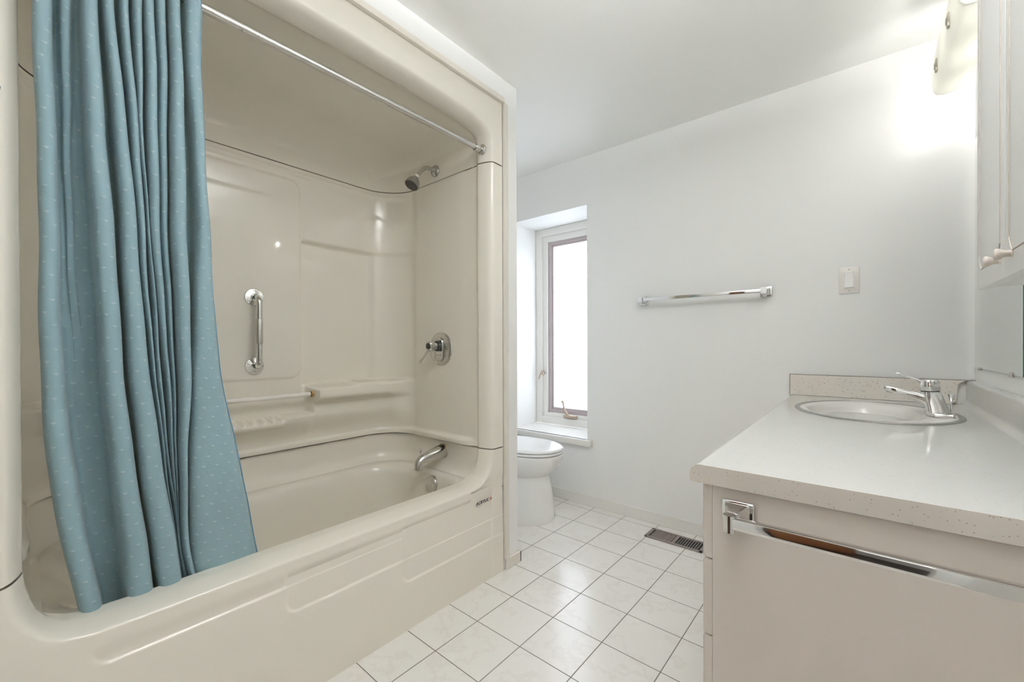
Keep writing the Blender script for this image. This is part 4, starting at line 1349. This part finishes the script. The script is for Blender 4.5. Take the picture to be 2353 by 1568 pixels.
# ------------------------------------------------------------------ mirror on the right wall
mi = thing('mirror', (XR, 2.10, 0.973), 'frameless wall mirror low over the backsplash, below the cabinet', 'mirror')
MY0, MY1, MZ0, MZ1 = 1.772, 2.410, 0.974, 1.86
bm = B(); box(bm, XR - 0.006, XR - 0.0005, MY0, MY1, MZ0, MZ1, mi=0)
bm.faces.ensure_lookup_table()
for f in bm.faces:
    c = f.calc_center_median(); f.material_index = 0 if c.x < XR - 0.005 else 1
finish('glass', bm, M['mirror'], mi, smooth=False, mats=[M['mirror'], M['glass_edge']])
for y in (1.885, 2.315):
    bm = B(); box(bm, XR - 0.010, XR - 0.0002, y - 0.006, y + 0.006, MZ0 - 0.008, MZ0 + 0.007, 0.001); finish('clip', bm, M['chrome_worn'], mi)

# ------------------------------------------------------------------ wall cabinet with two doors
CXF, CY0, CY1, CZ0, CZ1 = 0.200, 0.925, 1.408, 1.187, 2.18
wc = thing('wall_cabinet', ((CXF + XR) / 2, (CY0 + CY1) / 2, CZ0), 'white two door wall cabinet over the counter at the right edge', 'cabinet')
bm = B(); box(bm, CXF + 0.019, XR - 0.0005, CY0, CY1, CZ0 + 0.006, CZ1, 0.0008); finish('box', bm, M['cab_white'], wc)
dsplit = 1.166
for y0, y1, ky in ((dsplit + 0.0015, CY1, dsplit + 0.032), (CY0, dsplit - 0.0015, dsplit - 0.052)):
    bm = B(); box(bm, CXF, CXF + 0.018, y0, y1, CZ0, CZ1, 0.0015); dr = finish('door', bm, M['cab_white'], wc)
    # routed line with notched corners, sunk as a fine groove
    a0, a1, b0, b1 = y0 + 0.030, y1 - 0.030, CZ0 + 0.042, CZ1 - 0.042
    nt = 0.020
    pth = [(a0 + nt, b0), (a1 - nt, b0), (a1 - nt * 0.4, b0 + nt * 0.6), (a1, b0 + nt * 1.3), (a1, b1 - nt), (a1 - nt, b1), (a0 + nt, b1), (a0, b1 - nt), (a0, b0 + nt * 1.3), (a0 + nt * 0.4, b0 + nt * 0.6)]
    bm = B()
    for p, q in zip(pth, pth[1:] + pth[:1]):
        tube(bm, [(CXF - 0.0003, p[0], p[1]), (CXF - 0.0003, q[0], q[1])], 0.0016, 8)
    finish('routed_line', bm, M['cab_groove'], dr)
    bm = B(); lathe(bm, (CXF + 0.001, ky, CZ0 + 0.036), (-1, 0, 0), [(0.0075, 0), (0.0075, 0.002), (0.0058, 0.003), (0.0058, 0.009), (0.007, 0.012), (0.0095, 0.016), (0.0105, 0.019), (0.0100, 0.0215), (0.008, 0.0228), (0.001, 0.023)], 22)
    finish('knob', bm, plain('ivory_knob', srgb(206, 196, 186), 0.3), dr)

# ------------------------------------------------------------------ vanity light
LY0, LY1 = 1.625, 2.150
vl = thing('vanity_light', (XR, 1.89, 2.05), 'lit vanity light bar with frosted glass shade, high on the right wall', 'wall lamp')
bm = B(); box(bm, XR - 0.028, XR - 0.0005, LY0 + 0.01, LY1 - 0.01, 2.005, 2.125, 0.006); finish('backplate', bm, M['chrome_worn'], vl)
bm = B(); box(bm, 0.222, XR - 0.004, LY0 + 0.01, LY1 - 0.01, 2.128, 2.136, 0.003); finish('added_light_baffle', bm, M['shade'], vl)  # added cover, only there to soften the bulbs' light on the ceiling
bm = B()
secp = [(0.283, 1.984), (0.262, 1.974), (0.240, 1.968), (0.222, 1.966), (0.209, 1.970), (0.202, 1.980), (0.199, 1.998), (0.198, 2.03), (0.199, 2.07), (0.203, 2.105), (0.210, 2.128)]
rows = []
for y in lin(LY0, LY1, 60):
    wv = 0.004 * sin((y - LY0) / 0.131 * 2 * pi)
    rows.append([Vector((x, y, z + (wv if z > 2.09 else 0))) for x, z in secp])
grid(bm, rows)
so = finish('glass_shade', bm, M['shade'], vl, angle=radians(180))
sm = so.modifiers.new('thickness', 'SOLIDIFY'); sm.thickness = 0.004; sm.offset = 1
for y in (1.762, 2.020):
    bm = B()
    tube(bm, [(0.197, y, 2.012), (0.190, y, 2.012), (0.187, y, 2.012)], [0.012, 0.013, 0.009], 14)
    box(bm, 0.1895, 0.1965, y - 0.010, y + 0.010, 1.992, 2.034, 0.003)
    tube(bm, [(0.197, y, 2.03), (0.25, y, 2.05), (XR - 0.026, y, 2.06)], 0.003, 8)
    finish('shade_clip', bm, plain('beige_metal_clip', srgb(176, 170, 156), 0.4, 0.3), vl)
for y in (1.665, 1.890, 2.115):
    bm = B()
    lathe(bm, (XR - 0.030, y, 2.062), (-1, 0, 0), [(0.012, 0), (0.013, 0.012), (0.020, 0.026), (0.024, 0.042), (0.022, 0.058), (0.012, 0.068), (0.002, 0.070)], 20)
    finish('bulb', bm, M['bulb'], vl)

# ------------------------------------------------------------------ robe hook at the left frame post
hk = thing('robe_hook', (XT + 0.002, -0.035, 1.55), 'small chrome hook at the left edge of the tub frame', 'hook')
bm = B(); box(bm, XT + 0.001, XT + 0.006, -0.055, -0.024, 1.525, 1.575, 0.002); finish('plate', bm, M['chrome'], hk)
bm = B(); tube(bm, arc_pts([(XT + 0.005, -0.036, 1.545), (XT + 0.028, -0.034, 1.537), (XT + 0.030, -0.022, 1.545), (XT + 0.030, -0.018, 1.567)], 0.01, 5), 0.0035, 10); finish('hook', bm, M['chrome'], hk)
